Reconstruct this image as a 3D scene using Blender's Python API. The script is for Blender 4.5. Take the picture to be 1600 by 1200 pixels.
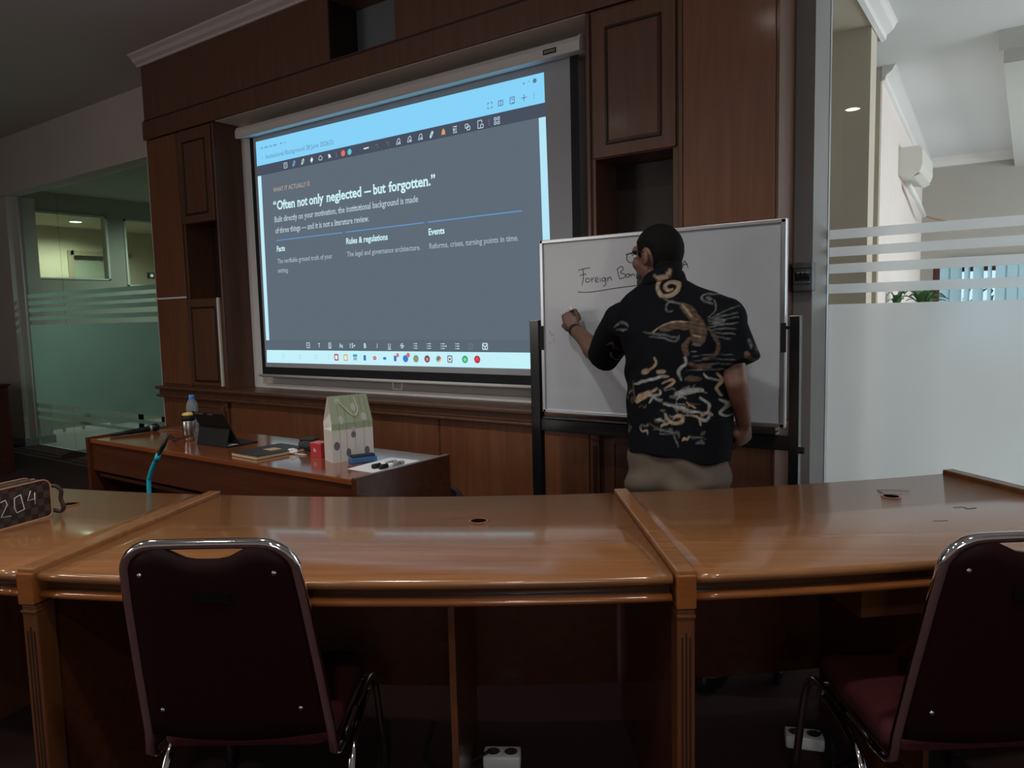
import bpy, bmesh, math, random
from mathutils import Vector, Matrix, noise

random.seed(7)
for _o in list(bpy.data.objects):
    bpy.data.objects.remove(_o)
scene = bpy.context.scene
COL = scene.collection
PI = math.pi

# ------------------------------------------------------------------ camera
cam_data = bpy.data.cameras.new('camera')
cam_data.sensor_width = 36.0
cam_data.lens = 25.845
cam_data.clip_start = 0.05
cam_data.clip_end = 200
cam = bpy.data.objects.new('camera', cam_data)
COL.objects.link(cam)
_r = Vector((0.81908, 0.57317, -0.02407))
_u = Vector((-0.03437, 0.09091, 0.99527))
_f = Vector((-0.57264, 0.81438, -0.09416))
cam.matrix_world = Matrix(((_r.x, _u.x, -_f.x, 0), (_r.y, _u.y, -_f.y, 0), (_r.z, _u.z, -_f.z, 1.48), (0, 0, 0, 1)))
scene.camera = cam

# ------------------------------------------------------------------ world and large lights
world = bpy.data.worlds.new('world')
scene.world = world
world.use_nodes = True
_bg = world.node_tree.nodes['Background']
_bg.inputs[0].default_value = (0.62, 0.82, 1.0, 1)
_bg.inputs[1].default_value = 1.3

def area_light(name, loc, target, sx, sy, energy, color=(1, 1, 1)):
    d = bpy.data.lights.new(name, 'AREA')
    d.shape = 'RECTANGLE'
    d.size, d.size_y = sx, sy
    d.energy = energy
    d.color = color
    o = bpy.data.objects.new(name, d)
    COL.objects.link(o)
    o.location = loc
    o.rotation_euler = (Vector(target) - Vector(loc)).to_track_quat('-Z', 'Y').to_euler()
    return o

# daylight entering the neighbouring office through its side windows
area_light('office_daylight', (3.9, 7.4, 1.9), (-1.0, 7.4, 1.9), 5.2, 1.6, 185, (0.90, 0.96, 1.0))
# unseen fill lights added at the back of this hall to brighten it
area_light('hall_fill', (2.2, -3.3, 2.1), (-1.2, 3.0, 0.9), 2.2, 1.1, 40, (0.86, 0.93, 1.0))
area_light('hall_fill', (-5.6, -3.3, 2.1), (-3.0, 3.0, 1.2), 2.2, 1.1, 46, (1.0, 0.93, 0.88))

scene.view_settings.view_transform = 'Standard'
scene.view_settings.look = 'None'
scene.view_settings.exposure = 0.0
scene.view_settings.gamma = 1.0
scene.view_settings.use_curve_mapping = False

# ------------------------------------------------------------------ materials
def lin(c):
    return tuple((v / 255 / 12.92) if v / 255 <= 0.04045 else ((v / 255 + 0.055) / 1.055) ** 2.4 for v in c)

_MATS = {}
def _new(name):
    m = bpy.data.materials.new(name)
    m.use_nodes = True
    nt = m.node_tree
    return m, nt, nt.nodes['Principled BSDF']

def plain(name, col, rough=0.5, metal=0.0, coat=0.0, spec=0.5, noise_amt=0.0, noise_scale=20.0, bump=0.0):
    """procedural plain finish: base colour with a faint noise variation and fine relief"""
    if name in _MATS:
        return _MATS[name]
    m, nt, b = _new(name)
    b.inputs['Roughness'].default_value = rough
    b.inputs['Metallic'].default_value = metal
    b.inputs['Coat Weight'].default_value = coat
    b.inputs['Specular IOR Level'].default_value = spec
    c = (col[0], col[1], col[2], 1)
    if noise_amt or bump:
        tc = nt.nodes.new('ShaderNodeTexCoord')
        nz = nt.nodes.new('ShaderNodeTexNoise')
        nz.inputs['Scale'].default_value = noise_scale
        nz.inputs['Detail'].default_value = 4
        nt.links.new(tc.outputs['Object'], nz.inputs['Vector'])
        if noise_amt:
            rp = nt.nodes.new('ShaderNodeValToRGB')
            rp.color_ramp.elements[0].position = 0.3
            rp.color_ramp.elements[1].position = 0.7
            rp.color_ramp.elements[0].color = tuple(v * (1 - noise_amt) for v in col) + (1,)
            rp.color_ramp.elements[1].color = tuple(min(1, v * (1 + noise_amt)) for v in col) + (1,)
            nt.links.new(nz.outputs['Fac'], rp.inputs['Fac'])
            nt.links.new(rp.outputs['Color'], b.inputs['Base Color'])
        else:
            b.inputs['Base Color'].default_value = c
        if bump:
            bp = nt.nodes.new('ShaderNodeBump')
            bp.inputs['Strength'].default_value = bump
            bp.inputs['Distance'].default_value = 0.003
            nt.links.new(nz.outputs['Fac'], bp.inputs['Height'])
            nt.links.new(bp.outputs['Normal'], b.inputs['Normal'])
    else:
        b.inputs['Base Color'].default_value = c
    _MATS[name] = m
    return m

def wood(name, dark, light, rough=0.35, coat=0.2, stretch=(1.2, 14, 14), rotz=0.0, spec=0.5):
    """procedural timber: long stretched grain noise"""
    if name in _MATS:
        return _MATS[name]
    m, nt, b = _new(name)
    tc = nt.nodes.new('ShaderNodeTexCoord')
    mp = nt.nodes.new('ShaderNodeMapping')
    mp.inputs['Rotation'].default_value = (0, 0, rotz)
    mp2 = nt.nodes.new('ShaderNodeMapping')
    mp2.inputs['Scale'].default_value = stretch
    n1 = nt.nodes.new('ShaderNodeTexNoise')
    n1.inputs['Scale'].default_value = 2.2
    n1.inputs['Detail'].default_value = 7
    n1.inputs['Roughness'].default_value = 0.62
    n1.inputs['Distortion'].default_value = 0.35
    rp = nt.nodes.new('ShaderNodeValToRGB')
    rp.color_ramp.elements[0].position = 0.28
    rp.color_ramp.elements[1].position = 0.72
    rp.color_ramp.elements[0].color = dark + (1,)
    rp.color_ramp.elements[1].color = light + (1,)
    bp = nt.nodes.new('ShaderNodeBump')
    bp.inputs['Strength'].default_value = 0.05
    bp.inputs['Distance'].default_value = 0.002
    L = nt.links.new
    L(tc.outputs['Object'], mp.inputs['Vector'])
    L(mp.outputs['Vector'], mp2.inputs['Vector'])
    L(mp2.outputs['Vector'], n1.inputs['Vector'])
    L(n1.outputs['Fac'], rp.inputs['Fac'])
    L(rp.outputs['Color'], b.inputs['Base Color'])
    L(n1.outputs['Fac'], bp.inputs['Height'])
    L(bp.outputs['Normal'], b.inputs['Normal'])
    b.inputs['Roughness'].default_value = rough
    b.inputs['Coat Weight'].default_value = coat
    b.inputs['Coat Roughness'].default_value = 0.12
    b.inputs['Specular IOR Level'].default_value = spec
    _MATS[name] = m
    return m

def glow(name, srgb, strength=1.0):
    """light thrown by the projector or a lamp"""
    if name in _MATS:
        return _MATS[name]
    m, nt, b = _new(name)
    nt.nodes.remove(b)
    e = nt.nodes.new('ShaderNodeEmission')
    e.inputs['Color'].default_value = lin(srgb) + (1,)
    e.inputs['Strength'].default_value = strength
    nt.links.new(e.outputs[0], nt.nodes['Material Output'].inputs['Surface'])
    _MATS[name] = m
    return m

def clear_glass(name, tint=(0.96, 0.972, 0.972)):
    m, nt, b = _new(name)
    nt.nodes.remove(b)
    t = nt.nodes.new('ShaderNodeBsdfTransparent')
    t.inputs[0].default_value = tint + (1,)
    g = nt.nodes.new('ShaderNodeBsdfGlossy')
    g.inputs['Roughness'].default_value = 0.0
    fr = nt.nodes.new('ShaderNodeFresnel')
    fr.inputs['IOR'].default_value = 1.5
    ge = nt.nodes.new('ShaderNodeNewGeometry')           # the pane reflects once, at its outer face
    iv = nt.nodes.new('ShaderNodeMath'); iv.operation = 'SUBTRACT'; iv.inputs[0].default_value = 1.0
    mu = nt.nodes.new('ShaderNodeMath'); mu.operation = 'MULTIPLY'
    nt.links.new(ge.outputs['Backfacing'], iv.inputs[1])
    nt.links.new(iv.outputs[0], mu.inputs[0])
    nt.links.new(fr.outputs[0], mu.inputs[1])
    mx = nt.nodes.new('ShaderNodeMixShader')
    nt.links.new(mu.outputs[0], mx.inputs[0])
    nt.links.new(t.outputs[0], mx.inputs[1])
    nt.links.new(g.outputs[0], mx.inputs[2])
    nt.links.new(mx.outputs[0], nt.nodes['Material Output'].inputs['Surface'])
    return m

def frosted_film(name, col=(0.945, 0.955, 0.965)):
    m, nt, b = _new(name)
    nt.nodes.remove(b)
    tr = nt.nodes.new('ShaderNodeBsdfTranslucent')
    tr.inputs[0].default_value = col + (1,)
    df = nt.nodes.new('ShaderNodeBsdfDiffuse')
    df.inputs[0].default_value = tuple(v * 0.75 for v in col) + (1,)
    rf = nt.nodes.new('ShaderNodeBsdfRefraction')
    rf.inputs[0].default_value = col + (1,)
    rf.inputs['Roughness'].default_value = 0.42
    rf.inputs['IOR'].default_value = 1.12
    m1 = nt.nodes.new('ShaderNodeMixShader')
    m1.inputs[0].default_value = 0.15
    m2 = nt.nodes.new('ShaderNodeMixShader')
    m2.inputs[0].default_value = 0.45
    L = nt.links.new
    L(tr.outputs[0], m1.inputs[1]); L(df.outputs[0], m1.inputs[2])
    L(m1.outputs[0], m2.inputs[1]); L(rf.outputs[0], m2.inputs[2])
    L(m2.outputs[0], nt.nodes['Material Output'].inputs['Surface'])
    return m

# dark stained wall panelling, glossy desk timber
W_PANEL = wood('panel_wood', (0.095, 0.039, 0.020), (0.15, 0.064, 0.034), 0.42, 0.15, (14, 14, 0.9))
W_PANEL2 = wood('panel_wood_warm', (0.15, 0.054, 0.023), (0.225, 0.085, 0.038), 0.42, 0.15, (14, 14, 0.9))
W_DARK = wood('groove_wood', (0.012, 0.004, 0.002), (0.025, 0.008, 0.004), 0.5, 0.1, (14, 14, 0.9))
W_DESK = wood('desk_wood', (0.215, 0.088, 0.032), (0.33, 0.145, 0.056), 0.22, 0.6, (0.9, 16, 16), -math.radians(31))
W_DESK_EDGE = wood('desk_edge_wood', (0.20, 0.062, 0.014), (0.30, 0.10, 0.025), 0.18, 0.7, (0.9, 16, 16), -math.radians(31))
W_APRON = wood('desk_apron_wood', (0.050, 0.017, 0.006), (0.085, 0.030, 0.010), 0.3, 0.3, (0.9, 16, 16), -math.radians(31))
W_LEG = wood('desk_leg_wood', (0.085, 0.028, 0.009), (0.14, 0.048, 0.015), 0.35, 0.3, (14, 14, 0.9))
W_TABLE = wood('table_wood', (0.17, 0.045, 0.013), (0.27, 0.082, 0.024), 0.16, 0.7, (1.0, 16, 16))
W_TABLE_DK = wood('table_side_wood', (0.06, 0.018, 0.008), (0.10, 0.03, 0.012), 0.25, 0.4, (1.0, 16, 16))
WALL = plain('wall_paint', (0.58, 0.52, 0.48), 0.85, noise_amt=0.03, noise_scale=3)
WALL_BEIGE = plain('beige_paint', (0.60, 0.54, 0.43), 0.85, noise_amt=0.03, noise_scale=3)
WALL_WHITE = plain('white_paint', (0.80, 0.78, 0.76), 0.8, noise_amt=0.02, noise_scale=3)
CEIL = plain('ceiling_paint', (0.62, 0.57, 0.54), 0.9, noise_amt=0.02, noise_scale=2)
COLUMN_PAINT = plain('column_paint', (0.26, 0.25, 0.245), 0.6, noise_amt=0.03, noise_scale=4)
BLACK = plain('black_plastic', (0.012, 0.012, 0.013), 0.55, spec=0.25)
BLACK_METAL = plain('black_metal', (0.010, 0.010, 0.011), 0.22, spec=0.6)
CHROME = plain('chrome', (0.75, 0.75, 0.76), 0.07, 1.0)
ALU = plain('aluminium', (0.50, 0.52, 0.55), 0.32, 0.9)
WHITE_PL = plain('white_plastic', (0.78, 0.78, 0.76), 0.4)
GLASS = clear_glass('clear_glass')
GLASS_GREEN = clear_glass('green_glass', (0.80, 0.87, 0.82))
FILM = frosted_film('frosted_film')
FILM_DIM = frosted_film('frosted_film_dim', (0.68, 0.78, 0.76))  # same film as the right glass, darkened in colour for the dimmer side

# ------------------------------------------------------------------ mesh helpers
WLOC = {}
class MB:
    """collects closed shapes for one mesh object"""
    def __init__(self):
        self.v, self.f = [], []
    def add(self, vs, fs):
        n = len(self.v)
        self.v += [tuple(p) for p in vs]
        self.f += [tuple(i + n for i in q) for q in fs]
        return self
    def box(self, x0, x1, y0, y1, z0, z1):
        return self.add([(x0, y0, z0), (x1, y0, z0), (x1, y1, z0), (x0, y1, z0), (x0, y0, z1), (x1, y0, z1), (x1, y1, z1), (x0, y1, z1)],
                        [(0, 3, 2, 1), (4, 5, 6, 7), (0, 1, 5, 4), (1, 2, 6, 5), (2, 3, 7, 6), (3, 0, 4, 7)])
    def hexa(self, p):
        return self.add(p, [(0, 3, 2, 1), (4, 5, 6, 7), (0, 1, 5, 4), (1, 2, 6, 5), (2, 3, 7, 6), (3, 0, 4, 7)])
    def rings(self, rings, cap=True, closed=False):
        n = len(rings[0]); k = len(rings)
        vs = [p for r in rings for p in r]
        fs = []
        for i in range(k if closed else k - 1):
            a, b = i * n, ((i + 1) % k) * n
            for j in range(n):
                j2 = (j + 1) % n
                fs.append((a + j, a + j2, b + j2, b + j))
        if cap and not closed:
            fs.append(tuple(range(n - 1, -1, -1)))
            fs.append(tuple((k - 1) * n + j for j in range(n)))
        return self.add(vs, fs)
    def cyl(self, p0, p1, r0, r1=None, n=16):
        return self.tube([p0, p1], [r0, r0 if r1 is None else r1], n)
    def tube(self, pts, r, n=8, closed=False):
        pts = [Vector(p) for p in pts]
        k = len(pts)
        rad = r if isinstance(r, (list, tuple)) else [r] * k
        rings = []
        up = None
        for i, p in enumerate(pts):
            if closed:
                d = pts[(i + 1) % k] - pts[i - 1]
            else:
                d = pts[min(i + 1, k - 1)] - pts[max(i - 1, 0)]
            d.normalize()
            if up is None:
                up = Vector((0, 0, 1)) if abs(d.z) < 0.9 else Vector((1, 0, 0))
            a = (up - d * up.dot(d)).normalized()
            up = a
            b = d.cross(a)
            rings.append([p + (a * math.cos(2 * PI * j / n) + b * math.sin(2 * PI * j / n)) * rad[i] for j in range(n)])
        return self.rings(rings, True, closed)
    def lathe(self, prof, c=(0, 0, 0), n=20):
        c = Vector(c)
        return self.rings([[c + Vector((max(r, 1e-4) * math.cos(2 * PI * j / n), max(r, 1e-4) * math.sin(2 * PI * j / n), z)) for j in range(n)] for r, z in prof])
    def ball(self, c, rx, ry=None, rz=None, n=14, m=9, rot=None):
        ry = rx if ry is None else ry
        rz = rx if rz is None else rz
        c = Vector(c)
        rg = []
        for i in range(m):
            t = -PI / 2 + PI * (i + 0.02) / (m - 1 + 0.04)
            ring = []
            for j in range(n):
                p = Vector((rx * math.cos(t) * math.cos(2 * PI * j / n), ry * math.cos(t) * math.sin(2 * PI * j / n), rz * math.sin(t)))
                if rot is not None:
                    p = rot @ p
                ring.append(c + p)
            rg.append(ring)
        return self.rings(rg)
    def prism(self, poly, y0, y1, axis='y'):
        """poly in (x,z) swept along y, or (x,y) along z, or (y,z) along x"""
        def P(a, b, t):
            return (a, t, b) if axis == 'y' else ((a, b, t) if axis == 'z' else (t, a, b))
        return self.rings([[P(a, b, y0) for a, b in poly], [P(a, b, y1) for a, b in poly]])
    def build(self, name, mat, parent=None, smooth=False, bevel=0.0, local=False, seg=2):
        me = bpy.data.meshes.new(name)
        off = Vector((0, 0, 0)) if (local or parent is None) else WLOC.get(parent.name, Vector((0, 0, 0)))
        bm = bmesh.new()
        vs = [bm.verts.new(Vector(p) - off) for p in self.v]
        for q in self.f:
            try:
                bm.faces.new([vs[i] for i in q])
            except ValueError:
                pass
        bmesh.ops.recalc_face_normals(bm, faces=bm.faces)
        if bevel:
            ed = [e for e in bm.edges if len(e.link_faces) == 2 and e.calc_face_angle(0) > 0.5]
            bmesh.ops.bevel(bm, geom=ed, offset=bevel, segments=seg, profile=0.5, affect='EDGES', clamp_overlap=True)
        for f in bm.faces:
            f.smooth = smooth
        bm.to_mesh(me)
        bm.free()
        if mat is not None:
            me.materials.append(mat)
        return link(name, me, parent)

def link(name, me, parent=None):
    o = bpy.data.objects.new(name, me)
    COL.objects.link(o)
    if parent is not None:
        o.parent = parent
        WLOC[o.name] = WLOC.get(parent.name, Vector((0, 0, 0)))
    else:
        WLOC[o.name] = Vector((0, 0, 0))
    return o

def tag(o, label, cat, group=None):
    o['label'] = label
    o['category'] = cat
    if group:
        o['group'] = group
    return o

def thing(name, label, cat, loc=(0, 0, 0), rotz=0.0, group=None):
    o = bpy.data.objects.new(name, None)
    COL.objects.link(o)
    o.location = loc
    o.rotation_euler = (0, 0, rotz)
    o.empty_display_size = 0.1
    WLOC[o.name] = Vector(loc)
    return tag(o, label, cat, group)

def struct(o, label=None):
    o['kind'] = 'structure'
    if label:
        o['label'] = label
        o['category'] = 'structure'
    return o

def bx(name, mat, parent, x0, x1, y0, y1, z0, z1, bevel=0.0, local=False, smooth=False):
    return MB().box(x0, x1, y0, y1, z0, z1).build(name, mat, parent, smooth, bevel, local)

def copy_tree(o, parent=None):
    c = o.copy()
    COL.objects.link(c)
    c.parent = parent
    for ch in list(o.children):
        copy_tree(ch, c)
    return c

def bez(pts, n=8):
    """Catmull-Rom through the points"""
    P = [Vector(p) for p in pts]
    out = []
    for i in range(len(P) - 1):
        a, b, c, d = P[max(i - 1, 0)], P[i], P[i + 1], P[min(i + 2, len(P) - 1)]
        for k in range(n):
            t = k / n
            out.append(0.5 * ((2 * b) + (c - a) * t + (2 * a - 5 * b + 4 * c - d) * t * t + (3 * b - a - 3 * c + d) * t ** 3))
    out.append(P[-1])
    return out

def text_mesh(name, s, x0, x1, z, capz, y, mat, parent, bold=0.0, shear=0.0, serif=0.0):
    """lettering as flat raised mesh facing -Y between x0 and x1 on baseline z"""
    cu = bpy.data.curves.new(name, 'FONT')
    cu.body = s
    cu.size = 1.0
    cu.offset = bold
    cu.shear = shear
    cu.resolution_u = 3
    tmp = bpy.data.objects.new(name, cu)
    COL.objects.link(tmp)
    dg = bpy.context.evaluated_depsgraph_get()
    me = bpy.data.meshes.new_from_object(tmp.evaluated_get(dg))
    bpy.data.objects.remove(tmp)
    if serif:
        bm = bmesh.new()
        bm.from_mesh(me)
        ends = []
        for e in bm.edges:
            a, b = e.verts[0].co, e.verts[1].co
            dx = abs(a.x - b.x)
            if len(e.link_faces) == 1 and abs(a.y - b.y) < 0.004 and 0.03 < dx < 0.19:
                f = e.link_faces[0].calc_center_median()
                ends.append((min(a.x, b.x), max(a.x, b.x), (a.y + b.y) / 2, 1 if f.y > a.y else -1))
        for x_0, x_1, y_0, up in ends:
            q = [bm.verts.new((x_0 - serif, y_0, 0)), bm.verts.new((x_1 + serif, y_0, 0)), bm.verts.new((x_1 + serif * 0.3, y_0 + up * 0.05, 0)), bm.verts.new((x_0 - serif * 0.3, y_0 + up * 0.05, 0))]
            bm.faces.new(q)
        bm.to_mesh(me)
        bm.free()
    xs = [v.co.x for v in me.vertices]
    mn, mx = min(xs), max(xs)
    cap = 0.70
    off = WLOC.get(parent.name, Vector((0, 0, 0))) if parent else Vector((0, 0, 0))
    if x1 is None:
        sc = capz / cap
        x1 = x0 + (mx - mn) * sc
    for v in me.vertices:
        v.co = Vector((x0 + (v.co.x - mn) / (mx - mn) * (x1 - x0), y, z + v.co.y * capz / cap)) - off
    me.materials.clear()
    me.materials.append(mat)
    return link(name, me, parent)
# ================================================================== THE SETTING
CARPET = plain('red_carpet', (0.034, 0.007, 0.008), 0.95, noise_amt=0.35, noise_scale=160, bump=0.4)
TILE = plain('floor_tile', (0.52, 0.53, 0.50), 0.18, noise_amt=0.05, noise_scale=3)
struct(bx('floor', CARPET, None, -12.5, 3.5, -3.5, 4.05, -0.1, 0.0))
struct(bx('floor_corridor', TILE, None, -16.5, 4.3, 4.05, 11.1, -0.1, 0.0))
struct(bx('ceiling', CEIL, None, -12.5, 3.5, -3.5, 3.95, 3.69, 3.9))
struct(bx('wall_left', WALL, None, -12.7, -12.5, -3.5, 4.05, 0, 3.9))
struct(bx('wall_back', WALL, None, -12.7, 3.7, -3.7, -3.5, 0, 3.9))
struct(bx('wall_right', WALL, None, 3.5, 3.7, -3.5, 4.05, 0, 3.9))
struct(bx('wall_front', WALL, None, -12.5, -6.125, 3.87, 4.03, 3.045, 3.69))                # lintel over the left glass
struct(bx('wall_front', WALL, None, -12.5, -10.12, 3.90, 4.22, 0, 3.045))                # pier beside the left glass
struct(bx('wall_front', WALL, None, -6.125, -1.02, 3.737, 4.03, 0, 3.69))                 # wall behind the panelling
struct(bx('wall_front', WALL, None, -1.02, 3.5, 3.80, 4.03, 3.12, 3.69))                 # lintel over the right glass
struct(bx('wall_column', COLUMN_PAINT, None, -1.02, -0.855, 3.735, 4.04, 0, 3.12))
struct(bx('baseboard_front', plain('baseboard_tile', (0.30, 0.31, 0.33), 0.35), None, -12.5, -10.10, 3.885, 4.24, 0, 0.10))
# cornice along the front wall
cor = MB().prism([(3.737, 3.603), (3.44, 3.603), (3.435, 3.62), (3.41, 3.635), (3.395, 3.66), (3.37, 3.678), (3.365, 3.69), (3.737, 3.69)], -6.17, 3.5, 'x')
struct(cor.build('trim_1', CEIL))

# ---- glazed partitions with frosted film bands
BANDS = [(1.820, 1.868), (1.733, 1.780), (1.648, 1.696), (1.547, 1.594)]
def glazing(name, x0, x1, ztop, joints, glass, film_bottom, low_bands, frame):
    root = thing(name, name, 'window', ((x0 + x1) / 2, 4.045, 0))
    del root['label']; del root['category']
    root['kind'] = 'structure'
    xs = [x0] + joints + [x1]
    for a, b in zip(xs[:-1], xs[1:]):
        bx('pane', glass, root, a + 0.003, b - 0.003, 4.050, 4.060, 0.01, ztop)
    for z0, z1 in BANDS + low_bands + [(film_bottom, 1.492)]:
        bx('frosted_film', FILM_DIM if glass is GLASS_GREEN else FILM, root, x0 + 0.01, x1 - 0.01, 4.0455, 4.047, z0, z1)
    if frame:
        bx('frame', ALU, root, x0 - 0.008, x0 + 0.004, 4.035, 4.065, 0, ztop)
    return root
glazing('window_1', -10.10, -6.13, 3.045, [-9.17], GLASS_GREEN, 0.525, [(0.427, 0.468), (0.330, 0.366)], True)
glazing('window_2', -0.855, 3.5, 3.12, [1.3], GLASS, 0.02, [], True)
struct(bx('trim_6', plain('frame_white', (0.62, 0.62, 0.60), 0.4), None, -6.137, -6.122, 3.455, 3.737, 0, 2.995))

# window frames added round the hall's fill lights, and the office's side window
def plain_window(name, axis, at, a0, a1, z0, z1):
    r_ = thing(name, 'w', 'w', ((a0 + a1) / 2, at, z0) if axis == 'y' else (at, (a0 + a1) / 2, z0))
    del r_['label']; del r_['category']
    r_['kind'] = 'structure'
    fm = plain('window_frame_paint', (0.16, 0.032, 0.022), 0.4)
    for u0, u1, v0, v1 in ((a0 - 0.06, a0, z0, z1), (a1, a1 + 0.06, z0, z1), (a0 - 0.06, a1 + 0.06, z1, z1 + 0.06), (a0 - 0.06, a1 + 0.06, z0 - 0.06, z0)):
        if axis == 'y':
            bx('frame', fm, r_, u0, u1, at, at + 0.05, v0, v1)
        else:
            bx('frame', fm, r_, at - 0.05, at, u0, u1, v0, v1)
    if axis == 'y':
        bx('pane', GLASS, r_, a0, a1, at + 0.005, at + 0.015, z0, z1)
    else:
        bx('pane', GLASS, r_, at - 0.015, at - 0.005, a0, a1, z0, z1)
plain_window('window_6', 'y', -3.5, 1.1, 3.3, 1.55, 2.65)
plain_window('window_7', 'y', -3.5, -6.7, -4.5, 1.55, 2.65)
plain_window('window_8', 'x', 4.1, 4.8, 10.0, 1.1, 2.7)

# ---- neighbouring office seen through the right glass
w = MB()
w.prism([(-1.3, 6.45), (-0.985, 6.45), (-1.165, 10.85), (-1.3, 10.85)], 0, 3.3, 'z')
struct(w.build('wall_office', plain('pinkish_paint', (0.80, 0.71, 0.66), 0.85, noise_amt=0.02, noise_scale=3)))
struct(MB().box(-1.32, -0.99, 6.42, 6.452, 0, 3.2).build('wall_pilaster', WALL_BEIGE))
struct(MB().box(-2.3, -0.855, 5.16, 5.36, 0, 3.2).build('wall_pier', WALL_BEIGE))
struct(MB().box(-2.3, -0.85, 4.03, 5.5, 3.2, 3.4).build('wall_beam', WALL_BEIGE))
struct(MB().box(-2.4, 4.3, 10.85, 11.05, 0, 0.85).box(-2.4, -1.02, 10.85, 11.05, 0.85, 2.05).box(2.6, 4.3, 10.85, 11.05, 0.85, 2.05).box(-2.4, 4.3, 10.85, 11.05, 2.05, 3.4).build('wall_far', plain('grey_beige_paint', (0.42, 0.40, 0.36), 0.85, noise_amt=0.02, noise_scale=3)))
struct(MB().box(-2.5, -2.3, 4.03, 10.85, 0, 3.4).build('wall_side', WALL_BEIGE))
struct(MB().box(4.1, 4.3, 4.03, 11.05, 0, 3.4).build('wall_east', WALL_WHITE))
struct(MB().box(3.5, 4.3, 4.03, 4.2, 0, 3.4).build('wall_return', WALL_WHITE))
struct(bx('ceiling_office', plain('office_ceiling_paint', (0.82, 0.83, 0.84), 0.85), None, -2.5, 4.3, 4.03, 11.05, 3.3, 3.42))
prof = lambda s, x: [(x, 3.19), (x + 0.025 * s, 3.20), (x + 0.03 * s, 3.23), (x + 0.07 * s, 3.26), (x + 0.085 * s, 3.29), (x + 0.095 * s, 3.30), (x, 3.30)]
t2 = MB().prism(prof(1, -0.85), 4.04, 5.5, 'y')
struct(t2.build('trim_2', WALL_WHITE))
r0, r1 = prof(1, -0.985), prof(1, -1.165)
struct(MB().rings([[(a, 6.42, b) for a, b in r0], [(a, 10.85, b) for a, b in r1]]).build('trim_3', WALL_WHITE))
struct(MB().prism([(10.85, 3.19), (10.82, 3.20), (10.80, 3.25), (10.76, 3.29), (10.755, 3.30), (10.85, 3.30)], -1.165, 4.1, 'x').build('trim_4', WALL_WHITE))
struct(MB().box(-0.20, 1.6, 6.2, 10.85, 3.10, 3.30).prism([(6.2, 3.19), (6.12, 3.28), (6.1, 3.30), (6.2, 3.30)], -0.23, 1.6, 'x').build('wall_bulkhead', plain('bulkhead_paint', (0.62, 0.61, 0.58), 0.85)))

# window of the office with frame and vertical blinds
FRAME_RED = plain('window_frame_paint', (0.16, 0.032, 0.022), 0.4)
win3 = thing('window_3', 'w', 'w', (0.8, 10.95, 0.85))
del win3['label']; del win3['category']
win3['kind'] = 'structure'
for a, b in ((-1.02, -0.93), (-0.02, 0.05), (1.0, 1.07), (2.52, 2.6)):
    bx('frame', FRAME_RED, win3, a, b, 10.88, 11.0, 0.85, 2.05)
for a, b in ((0.85, 0.93), (1.88, 2.05)):
    bx('frame', FRAME_RED, win3, -1.02, 2.6, 10.885, 10.995, a, b)
bx('pane', GLASS, win3, -0.93, 2.52, 10.93, 10.94, 0.93, 1.88)
blind = thing('vertical_blind', 'pale blue vertical slat blind hanging in the office window', 'blind', (0.8, 10.82, 0.8))
BLINDM = plain('blind_fabric', (0.42, 0.64, 0.72), 0.8)
bx('headrail', ALU, blind, -0.9, 2.5, 10.79, 10.83, 2.02, 2.06)
xb = -0.88
kk = 0
while xb < 2.4:
    ang = [0.35, 0.2, 1.1, 0.5, 1.25, 0.3, 0.15, 0.1, 0.1, 0.1][kk % 10]
    wd = 0.062
    c, s = math.cos(ang) * wd, math.sin(ang) * wd
    nx, ny = -math.sin(ang) * 0.001, math.cos(ang) * 0.001
    y = 10.79
    m_ = MB().hexa([(xb - c - nx, y - s * 0.5 - ny, 0.8), (xb + c - nx, y + s * 0.5 - ny, 0.8), (xb + c + nx, y + s * 0.5 + ny, 0.8), (xb - c + nx, y - s * 0.5 + ny, 0.8),
                    (xb - c - nx, y - s * 0.5 - ny, 2.02), (xb + c - nx, y + s * 0.5 - ny, 2.02), (xb + c + nx, y + s * 0.5 + ny, 2.02), (xb - c + nx, y - s * 0.5 + ny, 2.02)])
    m_.build('slat', BLINDM, blind)
    xb += 0.118
    kk += 1
# greenery outside that window
LEAF_OUT = plain('garden_leaf', (0.10, 0.24, 0.05), 0.6, noise_amt=0.4, noise_scale=5)
g = MB()
for i in range(420):
    c = Vector((random.uniform(-2.2, 2.2), random.uniform(12.3, 13.3), random.uniform(0.2, 1.72)))
    a = Vector((random.uniform(-1, 1), random.uniform(-1, 1), random.uniform(-1, 1))).normalized() * 0.09
    b = Vector((random.uniform(-1, 1), random.uniform(-1, 1), random.uniform(-1, 1))).normalized() * 0.05
    g.add([c - a, c + b, c + a, c - b], [(0, 1, 2, 3)])
hd = g.build('garden_hedge', LEAF_OUT)
tag(hd, 'green garden hedge outside the office window', 'hedge')
hd['kind'] = 'stuff'
struct(bx('ground', plain('garden_ground', (0.25, 0.24, 0.2), 0.9), None, -6, 8, 11.1, 22, -0.15, -0.05))

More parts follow.
